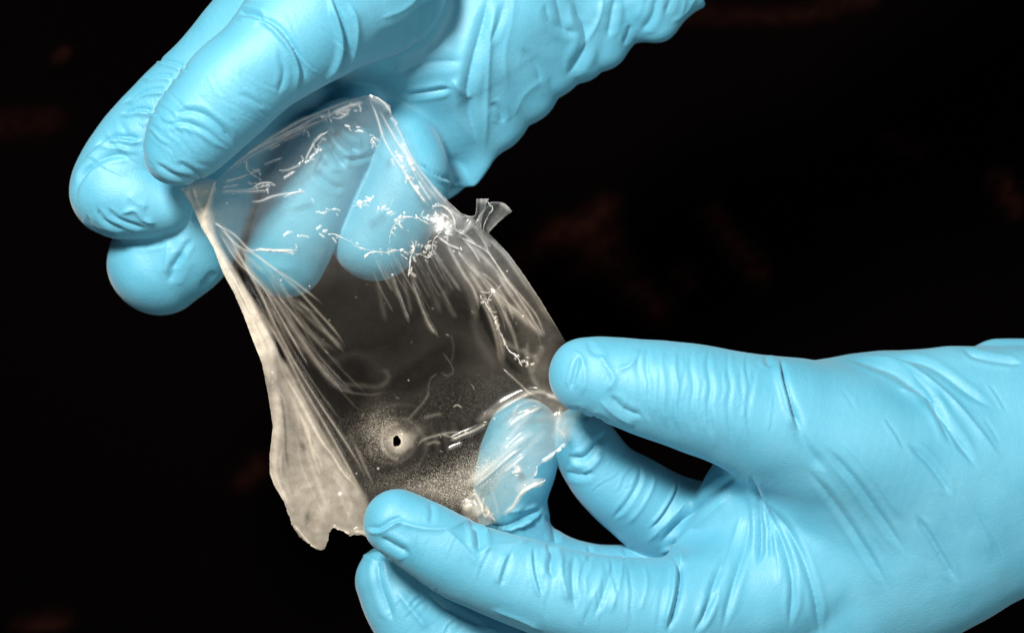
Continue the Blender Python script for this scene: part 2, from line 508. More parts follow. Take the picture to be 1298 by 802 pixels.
def build_lower_hand():
    F = Field(425, 395, 1460, 960, -62, 36)
    thumb = F.chain([(742, 475, 10, 47), (775, 480, 10, 53), (850, 497, 10, 65), (925, 518, 9, 73), (1010, 545, 4, 90), (1090, 575, -4, 112), (1180, 600, -14, 125), (1280, 610, -24, 120)])
    ring = F.chain([(502, 662, 9, 42), (540, 683, 9, 48), (600, 715, 8, 52), (680, 745, 7, 57), (760, 765, 5, 62), (850, 775, 2, 68), (930, 760, -4, 80), (1000, 740, -8, 90)])
    little = F.chain([(494, 734, -12.5, 44), (520, 770, -13, 54), (570, 820, -14, 62), (680, 858, -16, 66), (800, 868, -17, 68), (930, 845, -16, 80), (1040, 770, -14, 100)])
    middle = F.chain([(664, 552, -15, 47), (655, 590, -15, 50), (648, 640, -16.5, 46), (672, 700, -19, 44), (745, 742, -24, 53), (850, 746, -26, 59), (930, 740, -26, 60)])
    index = F.chain([(737, 556, -15, 41), (768, 604, -17, 46), (812, 635, -20, 54), (860, 664, -25, 60), (920, 675, -28, 62), (1000, 680, -26, 70)])
    palm = F.chain([(1000, 665, -12, 120), (1060, 660, -12, 165), (1120, 640, -11, 186), (1200, 612, -10, 168), (1298, 590, -10, 148), (1400, 575, -10, 138), (1520, 560, -10, 136)], q=0.56)
    web = F.chain([(930, 640, -20, 38), (900, 700, -12, 40), (880, 760, -6, 50)], q=0.6)
    cuff = F.chain([(1265, 470, -14, 38), (1310, 470, -14, 38), (1440, 470, -14, 38)], q=0.6)
    palm = smin(palm, cuff, 1.5)
    th = smin(thumb, palm, 9)
    rg = smin(ring, smin(palm, web, 3), 7)
    f = smin(th, rg, 1.0)
    for a, k in ((little, 5), (middle, 6), (index, 6)):
        f = smin(f, smin(a, palm, k), 0.8)
    return F, f, np.minimum(np.minimum(little, middle), np.minimum(index, web)), np.minimum(thumb, ring)

def lower_strokes():
    r = np.random.default_rng(5)
    S = []
    # thumb
    S += [([(988, 448), (994, 480), (1004, 515), (1016, 550)], 7, 1.5, 'fold'),
          ([(1000, 500), (1018, 560), (1050, 600)], 10, 0.8, 'dimple'),
          ([(970, 450), (976, 465)], 5, 0.6, 'groove'),
          ([(718, 440), (738, 455), (742, 480), (735, 505)], 6, 0.5, 'ridge'),
          ([(735, 450), (728, 475), (723, 495)], 4, 0.7, 'groove'),
          ([(756, 440), (768, 462), (778, 480), (765, 500)], 6, 0.6, 'ridge'),
          ([(772, 500), (790, 518), (815, 528)], 6, 0.6, 'groove'),
          ([(780, 470), (800, 462), (812, 440)], 5, 0.6, 'ridge'),
          ([(720, 515), (745, 528), (775, 535)], 6, 0.6, 'groove'),
          ([(758, 505), (780, 525), (808, 540)], 5, 0.5, 'ridge'),
          ([(745, 430), (752, 445), (768, 452)], 5, 0.4, 'groove')]
    for x, h in ((822, .6), (842, .5), (858, .7), (878, .4), (900, .5), (925, .35), (812, .5), (948, .3)):
        b = 560 + (x - 850) * 0.35
        S.append(([(x, 436), (x - 3, 462), (x + 1, 490), (x - 2, 520), (x + 6, b - 12)], r.uniform(4, 6), h * 0.8, r.choice(['groove', 'fold', 'ridge'])))
    S += ringlets((790, 485), (960, 520), 52, 70, 9, r, 0.16, 4, 4)
    S += ringlets((750, 476), (970, 520), 44, 72, 18, r, 0.13, 2.8, 4)
    S += ringlets((520, 672), (840, 772), 42, 60, 22, r, 0.14, 2.8, -6)
    S += ringlets((745, 570), (850, 655), 40, 55, 12, r, 0.2, 2.8, 5)
    S += ringlets((500, 750), (580, 820), 44, 60, 8, r, 0.2, 3.5, 5)
    S += ringlets((740, 742), (850, 746), 50, 56, 6, r, 0.25, 3.5, 4)
    for i in range(16):
        x = r.uniform(1030, 1260); y = r.uniform(480, 720); L = r.uniform(25, 70)
        S.append(([(x, y), (x + L * .35, y + L * .5), (x + L * .62, y + L)], r.uniform(3, 5), r.uniform(.08, .25), r.choice(['groove', 'ridge', 'fold'])))
    # thenar / wrist diagonals
    for P, wd, h, k in [
        ([(1066, 452), (1130, 470), (1180, 510), (1215, 560), (1245, 600)], 7, 0.9, 'groove'),
        ([(1080, 448), (1145, 462), (1200, 500), (1240, 545), (1275, 590)], 6, 0.8, 'ridge'),
        ([(1110, 450), (1175, 462), (1230, 500), (1262, 520)], 6, 0.6, 'groove'),
        ([(1150, 470), (1180, 500), (1195, 540), (1210, 575)], 6, 0.5, 'groove'),
        ([(1135, 490), (1170, 505), (1195, 505)], 5, 0.5, 'ridge'),
        ([(1040, 560), (1085, 610), (1120, 660), (1150, 705)], 6, 0.7, 'groove'),
        ([(1060, 550), (1100, 595), (1150, 665)], 7, 0.5, 'ridge'),
        ([(1020, 590), (1060, 640), (1100, 700), (1128, 750)], 6, 0.6, 'groove'),
        ([(1150, 560), (1180, 590), (1208, 630)], 6, 0.7, 'groove'),
        ([(1160, 650), (1190, 700), (1215, 740)], 6, 0.6, 'groove'),
        ([(1200, 600), (1240, 660), (1262, 710)], 7, 0.35, 'ridge'),
        ([(1218, 440), (1240, 452), (1298, 462)], 5, 0.7, 'groove')]:
        S.append((P, wd, h, k))
    # fan of creases below the thumb web
    S += [([(950, 600), (962, 640), (965, 690), (960, 720)], 6, 1.3, 'groove'),
          ([(955, 615), (975, 660), (978, 710)], 5, 1.0, 'groove'),
          ([(960, 625), (990, 680), (1005, 740), (1000, 800)], 6, 0.9, 'groove'),
          ([(968, 630), (1010, 690), (1032, 750), (1040, 810)], 6, 0.8, 'groove'),
          ([(952, 640), (945, 690), (930, 740), (915, 800)], 6, 0.7, 'groove'),
          ([(925, 690), (905, 740), (888, 800)], 6, 0.8, 'groove'),
          ([(968, 650), (985, 700), (990, 750)], 5, 0.5, 'ridge'),
          ([(940, 650), (925, 700), (905, 730)], 6, 0.5, 'ridge'),
          ([(848, 704), (860, 718), (858, 755), (845, 802)], 7, 1.7, 'fold'),
          ([(836, 702), (850, 694), (864, 702), (860, 720)], 6, 1.0, 'ridge'),
          ([(910, 745), (895, 775), (880, 802)], 5, 0.6, 'groove')]
    # ring finger
    S += [([(462, 668), (480, 670), (498, 660), (515, 655)], 5, 0.9, 'fold'),
          ([(495, 658), (530, 668), (565, 670), (600, 655)], 5, 0.8, 'ridge'),
          ([(560, 668), (580, 685), (598, 705), (612, 720)], 5, 0.5, 'ridge'),
          ([(545, 635), (548, 650), (545, 665)], 5, 0.4, 'groove'),
          ([(592, 658), (605, 668), (608, 688), (606, 702)], 7, 1.2, 'groove'),
          ([(608, 700), (630, 692), (655, 690), (675, 682)], 5, 0.7, 'ridge'),
          ([(480, 680), (500, 692), (520, 702)], 7, 0.9, 'groove'),
          ([(648, 698), (640, 720), (632, 745)], 6, 0.7, 'fold'),
          ([(690, 684), (700, 698), (698, 718), (702, 735)], 6, 1.3, 'groove'),
          ([(676, 690), (678, 720), (688, 760)], 5, 0.8, 'fold'),
          ([(712, 700), (712, 730), (720, 765)], 6, 0.9, 'ridge'),
          ([(728, 700), (726, 735), (730, 775)], 5, 0.6, 'groove'),
          ([(790, 706), (785, 740), (772, 780)], 5, 0.6, 'ridge'),
          ([(778, 712), (768, 745), (752, 785)], 5, 0.5, 'groove'),
          ([(765, 712), (758, 740), (745, 770)], 5, 0.4, 'ridge'),
          ([(620, 770), (660, 785), (690, 800)], 5, 0.5, 'ridge')]
    S += ringlets((640, 725), (840, 770), 50, 60, 9, r, 0.2, 5, -6)
    # little finger
    S += [([(500, 745), (520, 770), (545, 800)], 7, 0.7, 'ridge'),
          ([(478, 700), (482, 740), (500, 790)], 7, 0.7, 'groove'),
          ([(560, 770), (590, 790), (640, 803)], 7, 0.8, 'ridge'),
          ([(540, 750), (575, 778), (620, 800)], 6, 0.6, 'groove'),
          ([(455, 700), (480, 712), (500, 708)], 5, 0.5, 'ridge')]
    # middle
    S += [([(608, 668), (640, 668), (668, 655), (690, 643)], 6, 1.3, 'fold'),
          ([(655, 668), (668, 664), (672, 655)], 5, 0.7, 'ridge'),
          ([(640, 650), (665, 645), (685, 638)], 6, 0.7, 'ridge'),
          ([(690, 650), (702, 670), (705, 695)], 6, 0.5, 'groove'),
          ([(745, 690), (748, 700), (745, 712)], 4, 0.4, 'groove'),
          ([(790, 690), (793, 702), (790, 712)], 4, 0.4, 'groove')]
    # index
    S += [([(718, 578), (740, 580), (758, 560), (768, 545)], 6, 1.1, 'groove'),
          ([(735, 600), (750, 592), (765, 575)], 6, 0.8, 'ridge'),
          ([(715, 598), (735, 602), (755, 598)], 6, 0.6, 'groove')]
    for x, y in ((812, 598), (829, 606), (858, 612)):
        S.append(([(x, y - 12), (x - 2, y + 12), (x - 18, y + 40), (x - 38, y + 62)], r.uniform(4, 6), r.uniform(0.5, 0.9), r.choice(['fold', 'ridge', 'groove'])))
    S += [([(835, 690), (870, 655), (910, 620), (940, 600)], 7, 1.3, 'groove'),
          ([(850, 698), (890, 660), (930, 625)], 8, 0.9, 'ridge'),
          ([(818, 690), (850, 655), (885, 622)], 7, 0.8, 'ridge')]
    return S

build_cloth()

REST = []

def forearm(pts, parent):
    A = spline(pts, 8); vs_, fs_ = [], []; seg = 48
    C = W(A[:, 0], A[:, 1], A[:, 2]); rr = A[:, 3] * SC
    T = np.gradient(C, axis=0); T /= np.linalg.norm(T, axis=1, keepdims=True)
    S = np.cross(T, [0, 0, 1.0]); S /= np.linalg.norm(S, axis=1, keepdims=True); U = np.cross(S, T)
    for i in range(len(C)):
        for k in range(seg):
            a = 2 * math.pi * k / seg
            vs_.append(C[i] + rr[i] * (S[i] * math.cos(a) + 0.72 * U[i] * math.sin(a)))
    for i in range(len(C) - 1):
        for k in range(seg):
            fs_.append((i * seg + k, i * seg + (k + 1) % seg, (i + 1) * seg + (k + 1) % seg, (i + 1) * seg + k))
    make_mesh('forearm', vs_, fs_, M_SKIN, parent)

def gloved(name, label, fn, strokes, seed, arm):
    F, f, behind, front = fn()
    zz = F.ax[2]
    b = behind < 0
    top = np.where(b.any(2), zz[len(zz) - 1 - b[:, :, ::-1].argmax(2)], -200.0)
    b = front < 0
    bot = np.where(b.any(2), zz[b.argmax(2)], 200.0)
    REST.append((F.o, top, bot))
    del behind, front, b
    V, Q = surface_nets(F, f)
    del f
    V = smooth(V, Q, 3)
    N = normals(V, Q)
    r = np.random.default_rng(seed)
    V = V + N * lump(V, r)[:, None]
    N = smooth(normals(V, Q), Q, 2)
    V = V + N * wrinkle(V, N, strokes)[:, None]
    V = smooth(V, Q, 1, 0.35)
    root = thing(name, label, 'hand')
    make_mesh('glove', V, Q, M_GLOVE, root)
    forearm(arm, root)
    print(name, len(V))
    return root

upper = gloved('gloved_hand', 'blue gloved hand reaching from the top, thumb and curled index pinching the film corner', build_upper_hand, upper_strokes(), 1, [(820, -86, -34, 70), (862, -102, -34, 92), (900, -114, -34, 106), (1000, -160, -34, 112), (1300, -300, -38, 140), (1600, -440, -45, 165)])
lower = gloved('gloved_hand', 'blue gloved hand entering from the right, thumb on top, film between its lower fingers', build_lower_hand, lower_strokes(), 2, [(1400, 575, -10, 90), (1440, 570, -10, 118), (1500, 562, -10, 124), (1700, 545, -14, 150), (2000, 520, -20, 180)])

# ------------------------------------------------------------------ the translucent film held between the hands
def film_material(name, const=None):
    t = NT(name)
    t.n.remove(t.bsdf)
    geo = t.add('ShaderNodeNewGeometry')
    pos = geo.outputs['Position']
    if const is None:
        milk = t.add('ShaderNodeAttribute', attribute_name='milk').outputs['Fac']
        grain = t.add('ShaderNodeAttribute', attribute_name='grain').outputs['Fac']
        n2 = t.add('ShaderNodeTexNoise', Vector=pos, Scale=330.0, Detail=5.0, Roughness=0.7)
        v1 = t.add('ShaderNodeTexVoronoi', Vector=pos, Scale=4800.0)
        sep = t.add('ShaderNodeSeparateColor', Color=v1.outputs['Color'])
        n4 = t.add('ShaderNodeTexNoise', Vector=pos, Scale=500.0, Detail=3.0)
        on = t.math('GREATER_THAN', t.math('ADD', sep.outputs[0], t.math('MULTIPLY', n4.outputs['Fac'], 0.5)), 0.78)
        # speckle: grains of dried residue, only where grain > 0
        sp = t.math('MULTIPLY', t.math('MULTIPLY', t.ramp(v1.outputs['Distance'], 0.55, 0.15), on), t.math('MULTIPLY', grain, 1.25))
        # marbled residue dried into the clear part
        n5 = t.add('ShaderNodeTexNoise', Vector=pos, Scale=22.0, Detail=1.0, Roughness=0.4, Distortion=1.4)
        mar = t.math('SUBTRACT', 1.0, t.math('MULTIPLY', t.math('ABSOLUTE', t.math('SUBTRACT', n5.outputs['Fac'], 0.5)), 16.0), clamp=True)
        marb = t.math('MULTIPLY', mar, 0.018)
        sp = t.math('ADD', sp, t.math('ADD', marb, t.math('MULTIPLY', t.ramp(n5.outputs['Fac'], 0.5, 0.62), 0.008)))
        cloud = t.math('ADD', t.math('MULTIPLY', n2.outputs['Fac'], 1.1), 0.45)
        m = t.math('ADD', t.math('MULTIPLY', milk, cloud), sp, clamp=True)
        # rare dust specks
        vo = t.add('ShaderNodeTexVoronoi', Vector=pos, Scale=170.0)
        sheen_or_dust = t.math('LESS_THAN', vo.outputs['Distance'], 0.055)
        m = t.math('ADD', m, t.math('MULTIPLY', sheen_or_dust, 0.5), clamp=True)
    else:
        v = t.add('ShaderNodeValue'); v.outputs[0].default_value = const
        m = v.outputs[0]
        n2 = t.add('ShaderNodeTexNoise', Vector=pos, Scale=500.0, Detail=3.0)
    col = t.add('ShaderNodeMix', data_type='RGBA')
    t.link(n2.outputs['Fac'], col.inputs['Factor'])
    if const is None:
        wm = t.add('ShaderNodeAttribute', attribute_name='warm').outputs['Fac']
    else:
        wm = t.add('ShaderNodeValue'); wm.outputs[0].default_value = 0.15; wm = wm.outputs[0]
    tint = t.add('ShaderNodeMix', data_type='RGBA')
    t.link(wm, tint.inputs['Factor']); tint.inputs['A'].default_value = (0.90, 0.91, 0.89, 1)
    t.link(col.outputs['Result'], tint.inputs['B'])
    col.inputs['A'].default_value = (0.80, 0.62, 0.43, 1)
    col.inputs['B'].default_value = (0.92, 0.82, 0.65, 1)
    bump = t.add('ShaderNodeBump', Height=n2.outputs['Fac'], Strength=0.25, Distance=0.0002)
    dif = t.add('ShaderNodeBsdfDiffuse', Color=tint.outputs['Result'], Normal=bump.outputs[0])
    trl = t.add('ShaderNodeBsdfTranslucent', Color=tint.outputs['Result'])
    ms = t.add('ShaderNodeMixShader'); ms.inputs[0].default_value = 0.35
    t.link(dif.outputs[0], ms.inputs[1]); t.link(trl.outputs[0], ms.inputs[2])
    tr = t.add('ShaderNodeBsdfTransparent', Color=(0.95, 0.945, 0.93, 1))
    body = t.add('ShaderNodeMixShader')
    t.link(m, body.inputs[0]); t.link(tr.outputs[0], body.inputs[1]); t.link(ms.outputs[0], body.inputs[2])
    gl = t.add('ShaderNodeBsdfAnisotropic', Color=(1, 1, 1, 1), Roughness=0.18, Normal=bump.outputs[0])
    dt = t.add('ShaderNodeVectorMath', operation='DOT_PRODUCT')
    t.link(geo.outputs['Incoming'], dt.inputs[0]); t.link(bump.outputs[0], dt.inputs[1])
    cs = t.math('SUBTRACT', 1.0, t.math('ABSOLUTE', dt.outputs['Value']), clamp=True)
    fr = t.math('ADD', t.math('MULTIPLY', t.math('POWER', cs, 5.0), 0.9), 0.022)
    fin = t.add('ShaderNodeMixShader')
    t.link(fr, fin.inputs[0])
    t.link(body.outputs[0], fin.inputs[1]); t.link(gl.outputs[0], fin.inputs[2])
    t.link(fin.outputs[0], t.out.inputs['Surface'])
    return t.m

OUTLINE = [(226, 237), (236, 238), (243, 231), (262, 225), (274, 229), (290, 214), (306, 199), (322, 184), (350, 166), (380, 149), (402, 142),
           (425, 130), (450, 123), (470, 120), (480, 124), (495, 134), (496, 144), (504, 154), (515, 182), (530, 209), (550, 234), (570, 257),
           (584, 270), (600, 276), (610, 288), (624, 300), (645, 322), (665, 350), (685, 380), (700, 405), (715, 430), (738, 460), (748, 500),
           (737, 522), (728, 541), (723, 557), (715, 566), (703, 575), (699, 582), (690, 586), (682, 591), (681, 599), (676, 606), (692, 607), (688, 616),
           (676, 618), (668, 622), (660, 632), (653, 645), (644, 650), (634, 655), (629, 663), (618, 665), (604, 665), (580, 672), (545, 690), (510, 695), (484, 688),
           (470, 681), (452, 677), (443, 679), (436, 673), (421, 668), (418, 675), (415, 686), (411, 695), (405, 697), (394, 691), (380, 680), (371, 666),
           (360, 635), (348, 616), (342, 600), (342, 575), (346, 540), (340, 500), (332, 460), (320, 430), (309, 400), (296, 370), (282, 345), (271, 315),
           (262, 299), (255, 288), (244, 262), (234, 247)]

ZPTS = [(235, 238, 0.5), (268, 230, 1.5), (255, 265, 1.5), (265, 300, 1), (300, 360, 0.5), (345, 470, 0.5), (343, 560, 0), (343, 610, 0), (375, 672, -1), (405, 697, -1.5), (395, 600, -2), (418, 668, -0.8),
        (445, 679, -0.5), (480, 685, -0.8), (520, 690, -0.8), (600, 665, -2.2), (300, 208, 0), (350, 168, -1), (400, 143, -1.5), (450, 124, -2), (470, 121, -2.2), (495, 140, -2.6),
        (430, 180, -2.4), (400, 225, -2.6), (375, 290, -2.8), (362, 330, -3), (480, 260, -3.2), (478, 310, -3.6), (515, 190, -3), (550, 235, -3.8), (585, 272, -4.4), (575, 290, -4.4), (605, 285, -4.6),
        (645, 322, -4.6), (690, 390, -4), (715, 432, -3), (740, 470, -2.5), (735, 520, -2.8), (722, 558, -2.6), (690, 606, -1.8), (665, 555, -2.4), (655, 600, -2), (648, 645, -2.4),
        (600, 560, -3.6), (560, 620, -3), (500, 560, -4.2), (450, 500, -4), (520, 430, -4.8), (430, 400, -3.8), (365, 400, -2.6), (480, 390, -4.3), (600, 400, -5), (630, 470, -4.4), (650, 400, -4.6),
        (450, 600, -3.2), (620, 360, -5), (560, 340, -4.6), (560, 490, -4.8), (500, 620, -2.8)]

def rbf(px, py):
    P = np.array(ZPTS, float)
    def k(r): return r * r * np.log(r + 1e-6)
    A = k(np.hypot(P[:, None, 0] - P[None, :, 0], P[:, None, 1] - P[None, :, 1])) + np.eye(len(P)) * 900.0
    Q = np.c_[np.ones(len(P)), P[:, :2]]
    M = np.block([[A, Q], [Q.T, np.zeros((3, 3))]])
    s = np.linalg.solve(M, np.r_[P[:, 2], 0, 0, 0])
    out = s[-3] + s[-2] * px + s[-1] * py
    for i in range(len(P)):
        out = out + s[i] * k(np.hypot(px - P[i, 0], py - P[i, 1]))
    return out

def inside(px, py, P):
    P = np.asarray(P, float); c = np.zeros(px.shape, bool)
    for i in range(len(P)):
        x0, y0 = P[i - 1]; x1, y1 = P[i]
        if y0 == y1: continue
        m = (py > y0) != (py > y1)
        c ^= m & (px < (x1 - x0) * (py - y0) / (y1 - y0) + x0)
    return c

# path (x, y[, half width]), half width px, opacity added, height mm, profile
FS = []
def fs(P, wd, milk, h=0.3, kind='line'):
    FS.append((P, wd, milk, h * 0.8 * min(1.0, max(0.12, abs(milk) * 3)), kind))

# gathered, rolled left margin
fs([(271, 232, 4), (266, 248, 5), (261, 265, 6), (260, 285, 6), (268, 305, 7), (283, 333, 8), (302, 366, 11), (320, 402, 14), (333, 440, 14), (345, 480, 12)], 1, 0.62, 1.4, 'flat')
fs([(230, 238, 2), (245, 258, 4), (258, 284, 5)], 1, 0.3, 0.5)
fs([(243, 234), (247, 250), (256, 270)], 2, 0.3, 0.6)
fs([(232, 240), (262, 242), (272, 234)], 5, 0.28, 0.4)
fs([(345, 478, 5), (352, 520, 7), (351, 560, 7), (349, 600, 6), (362, 632, 4), (375, 655, 3)], 1, 0.35, 1.0)
fs([(356, 466, 1.5), (378, 505, 2.6), (402, 550, 3), (422, 578, 2.5), (436, 600, 2), (456, 622, 2)], 1, 0.35, 0.9)
fs([(330, 390, 1.5), (358, 440, 2), (385, 492, 2.4), (410, 535, 2.4), (434, 578, 2), (462, 630, 1.6)], 1, 0.32, 0.9)
fs([(268, 272), (290, 300), (330, 372), (352, 418), (375, 462), (402, 506), (428, 545), (450, 580), (470, 618)], 1.7, 0.30, 0.7)
fs([(275, 290), (300, 330), (330, 360), (350, 392), (376, 438), (394, 470)], 1.3, 0.30, 0.6)
fs([(270, 285), (310, 335), (345, 375), (375, 420), (402, 460), (424, 486), (452, 503)], 3.0, 0.20, 0.8)
fs([(350, 372), (372, 398), (386, 418)], 1.2, 0.18, 0.4)
fs([(268, 275), (300, 310), (325, 324), (350, 342), (366, 352), (390, 370), (412, 388)], 1.5, 0.28, 0.6)
fs([(300, 303), (320, 320), (352, 345), (378, 368), (400, 392), (425, 420), (440, 442)], 1.5, 0.22, 0.6)
fs([(372, 375), (395, 398), (420, 428), (438, 448)], 2.2, 0.14, 0.6)
fs([(272, 280), (310, 322), (340, 350)], 3, 0.16, 0.5)
fs([(265, 280), (295, 296), (316, 316), (330, 317), (352, 318), (378, 318)], 1.5, 0.35, 0.6)
fs([(290, 345), (310, 385), (334, 425)], 1.5, -0.15, -0.5)
fs([(404, 455), (430, 485), (450, 500)], 1.2, 0.10, 0.3)
# short streaks near the upper pinch
for P, m in [([(284, 230), (300, 226), (316, 221)], .55), ([(275, 243), (295, 241), (315, 240), (350, 233)], .5), ([(280, 238), (290, 236), (304, 234)], .5), ([(277, 242), (310, 243), (345, 241)], .45),
             ([(315, 255), (330, 255), (350, 248), (375, 244), (387, 242)], .5), ([(320, 238), (332, 232), (346, 232)], .7), ([(332, 209), (348, 203), (360, 199)], .4), ([(352, 217), (366, 215), (384, 208)], .4),
             ([(386, 206), (392, 192), (400, 178), (415, 167)], .55), ([(390, 204), (400, 195), (410, 187)], .5), ([(385, 208), (394, 203), (400, 201)], .5), ([(382, 172), (388, 166), (392, 176)], .3), ([(358, 228), (366, 223), (376, 216)], .35),
             ([(313, 200), (312, 212), (318, 220), (328, 226)], .5), ([(318, 216), (326, 216), (331, 223)], .5), ([(340, 190), (348, 186), (355, 183)], .4), ([(386, 242), (375, 244), (360, 250)], .35),
             ([(325, 316), (350, 317), (377, 317)], .6), ([(350, 318), (365, 320), (376, 322)], .5), ([(358, 301), (366, 295), (372, 294)], .5), ([(375, 300), (384, 299), (394, 301)], .5)]:
    fs(P, 1.1, m, 0.45)
# thick top hem
fs([(278, 226), (300, 206), (325, 188), (352, 174), (380, 160), (402, 148), (430, 138)], 1.6, 0.38, 0.7)
fs([(290, 220), (312, 202), (340, 186), (372, 172), (400, 156), (425, 147)], 1.3, 0.28, 0.5)
fs([(300, 204), (325, 186), (352, 169), (380, 153), (402, 144), (428, 133), (450, 126), (470, 122)], 1.5, 0.45, 0.6)
fs([(315, 196), (345, 181), (375, 165), (400, 153)], 2.5, 0.10, 0.6)
fs([(340, 185), (372, 168), (398, 156), (412, 152)], 1.0, 0.3, 0.3)
fs([(410, 152), (425, 141), (440, 135), (456, 132)], 2.2, 0.55, 0.7)
fs([(424, 146), (434, 142), (446, 139)], 2.4, 0.5, 0.5)
fs([(418, 148), (430, 150), (445, 142)], 1.1, 0.5, 0.4)
fs([(454, 133), (457, 138), (456, 143)], 1.2, 0.5, 0.4)
# right hem, running from the corner to the bunched knot
for P, wd, m in [([(466, 124), (474, 138), (480, 155), (486, 175), (495, 192), (510, 215), (530, 245), (548, 265)], 1.5, .5), ([(472, 121), (484, 128), (494, 140), (496, 148)], 1.6, .45),
                 ([(485, 150), (498, 170), (512, 192), (524, 210), (540, 235), (560, 262)], 2.2, .25), ([(478, 135), (492, 160), (506, 185), (520, 210), (536, 240)], 1.3, .28),
                 ([(492, 148), (505, 165), (516, 188), (530, 212), (545, 232), (560, 250), (578, 270)], 1.2, .4), ([(508, 180), (520, 202), (528, 212)], 2.0, .45), ([(496, 150), (502, 156), (503, 161)], 1.8, .4),
                 ([(503, 195), (508, 203), (512, 206)], 1.8, .7), ([(516, 200), (522, 212), (528, 219)], 1.8, .7), ([(496, 200), (500, 212)], 1.5, .5), ([(508, 210), (514, 214)], 1.5, .5),
                 ([(515, 220), (526, 238), (535, 250)], 2.0, .4), ([(530, 228), (538, 242), (548, 256)], 1.8, .45), ([(538, 212), (552, 232), (570, 256), (590, 276)], 1.0, .45), ([(526, 236), (532, 246), (540, 258)], 2.0, .6),
                 ([(500, 185), (512, 208), (520, 232)], 3.0, .12), ([(545, 235), (562, 256), (580, 275)], 4.0, .12)]:
    fs(P, wd, m, 0.6)
# bunched knot
for P, wd, m in [([(548, 262), (560, 261), (570, 268), (576, 280), (577, 292)], 1.5, .5), ([(552, 274), (556, 285), (560, 296)], 5, .55), ([(560, 272), (562, 286), (557, 296)], 2.5, .4), ([(566, 280), (570, 292), (566, 300)], 4, .45),
                 ([(545, 275), (552, 284)], 3, .4), ([(575, 275), (590, 285), (598, 295)], 6, .15), ([(562, 262), (575, 270), (590, 278)], 3, .2), ([(555, 300), (566, 308), (578, 314), (586, 317)], 1.4, .6)]:
    fs(P, wd, m, 0.8)
# folds fanning from the knot down the right side
for P, wd, m, h in [([(600, 290), (612, 305), (626, 330), (650, 362), (680, 400), (692, 430)], 1.3, .32, .8), ([(572, 296), (598, 308), (620, 322), (642, 355), (668, 392), (684, 418), (693, 428)], 1.3, .38, .9),
                    ([(618, 362), (640, 385), (665, 405), (685, 422), (692, 430)], 4.5, .26, 1.2), ([(612, 350), (628, 368), (646, 386), (664, 402)], 1.3, .22, .7), ([(610, 296), (635, 318), (655, 345), (672, 372)], 2.6, .16, .8),
                    ([(623, 300), (646, 324), (666, 352), (686, 382), (702, 408), (714, 428)], 1.2, .32, .6), ([(562, 300), (575, 325), (588, 348), (600, 366), (606, 385), (607, 395)], 2.6, .30, 1.2),
                    ([(580, 318), (592, 334), (606, 350), (612, 356)], 1.6, .25, .8), ([(548, 322), (560, 335), (575, 356), (586, 372)], 2.0, .14, .8), ([(545, 310), (555, 325), (562, 333)], 1.2, .12, .5),
                    ([(521, 352), (528, 372), (538, 398), (548, 418), (558, 428)], 2.0, .22, 1.0), ([(538, 402), (546, 415), (553, 424)], 3.0, .08, .6), ([(495, 344), (502, 365), (512, 392), (520, 412)], 1.8, .13, .9),
                    ([(590, 300), (610, 325), (632, 352), (655, 385)], 5, .12, .9), ([(606, 288), (630, 310), (655, 340), (680, 378), (704, 418)], 4, .12, .8), ([(628, 345), (645, 372), (664, 396), (682, 424)], 1.6, .22, .8),
                    ([(586, 302), (600, 318), (610, 336)], 1.2, .35, .7), ([(575, 290), (592, 300), (606, 312)], 1.4, .3, .7), ([(600, 276), (592, 290), (580, 300)], 3, .3, .7), ([(596, 282), (612, 300), (622, 316)], 3, .18, .7),
                    ([(572, 330), (584, 350), (598, 378), (604, 410)], 5, .07, 1.0), ([(690, 436), (680, 458), (672, 476)], 4, .1, .8), ([(670, 430), (668, 452), (676, 480), (688, 498)], 3, .1, .9),
                    ([(600, 395), (603, 420), (616, 445), (632, 470)], 5, .03, 1.3), ([(607, 372), (612, 400), (630, 440), (650, 465), (668, 478)], 3.5, -.04, -1.0), ([(640, 385), (650, 410), (660, 425)], 6, -.03, -.8),
                    ([(632, 428), (650, 440), (672, 450), (685, 462)], 3, .10, .7), ([(560, 445), (572, 462), (574, 472), (566, 476), (556, 470)], 1.0, .06, .2), ([(556, 472), (546, 480), (542, 496)], 1.0, .05, .2),
                    ([(510, 350), (516, 372), (522, 400)], 2.2, .06, .7), ([(560, 365), (570, 390), (580, 405)], 3, .05, .8), ([(478, 352), (484, 385), (490, 410)], 3, .04, .8), ([(535, 340), (548, 370), (560, 400)], 3, .04, .8)]:
    fs(P, wd, m, h)
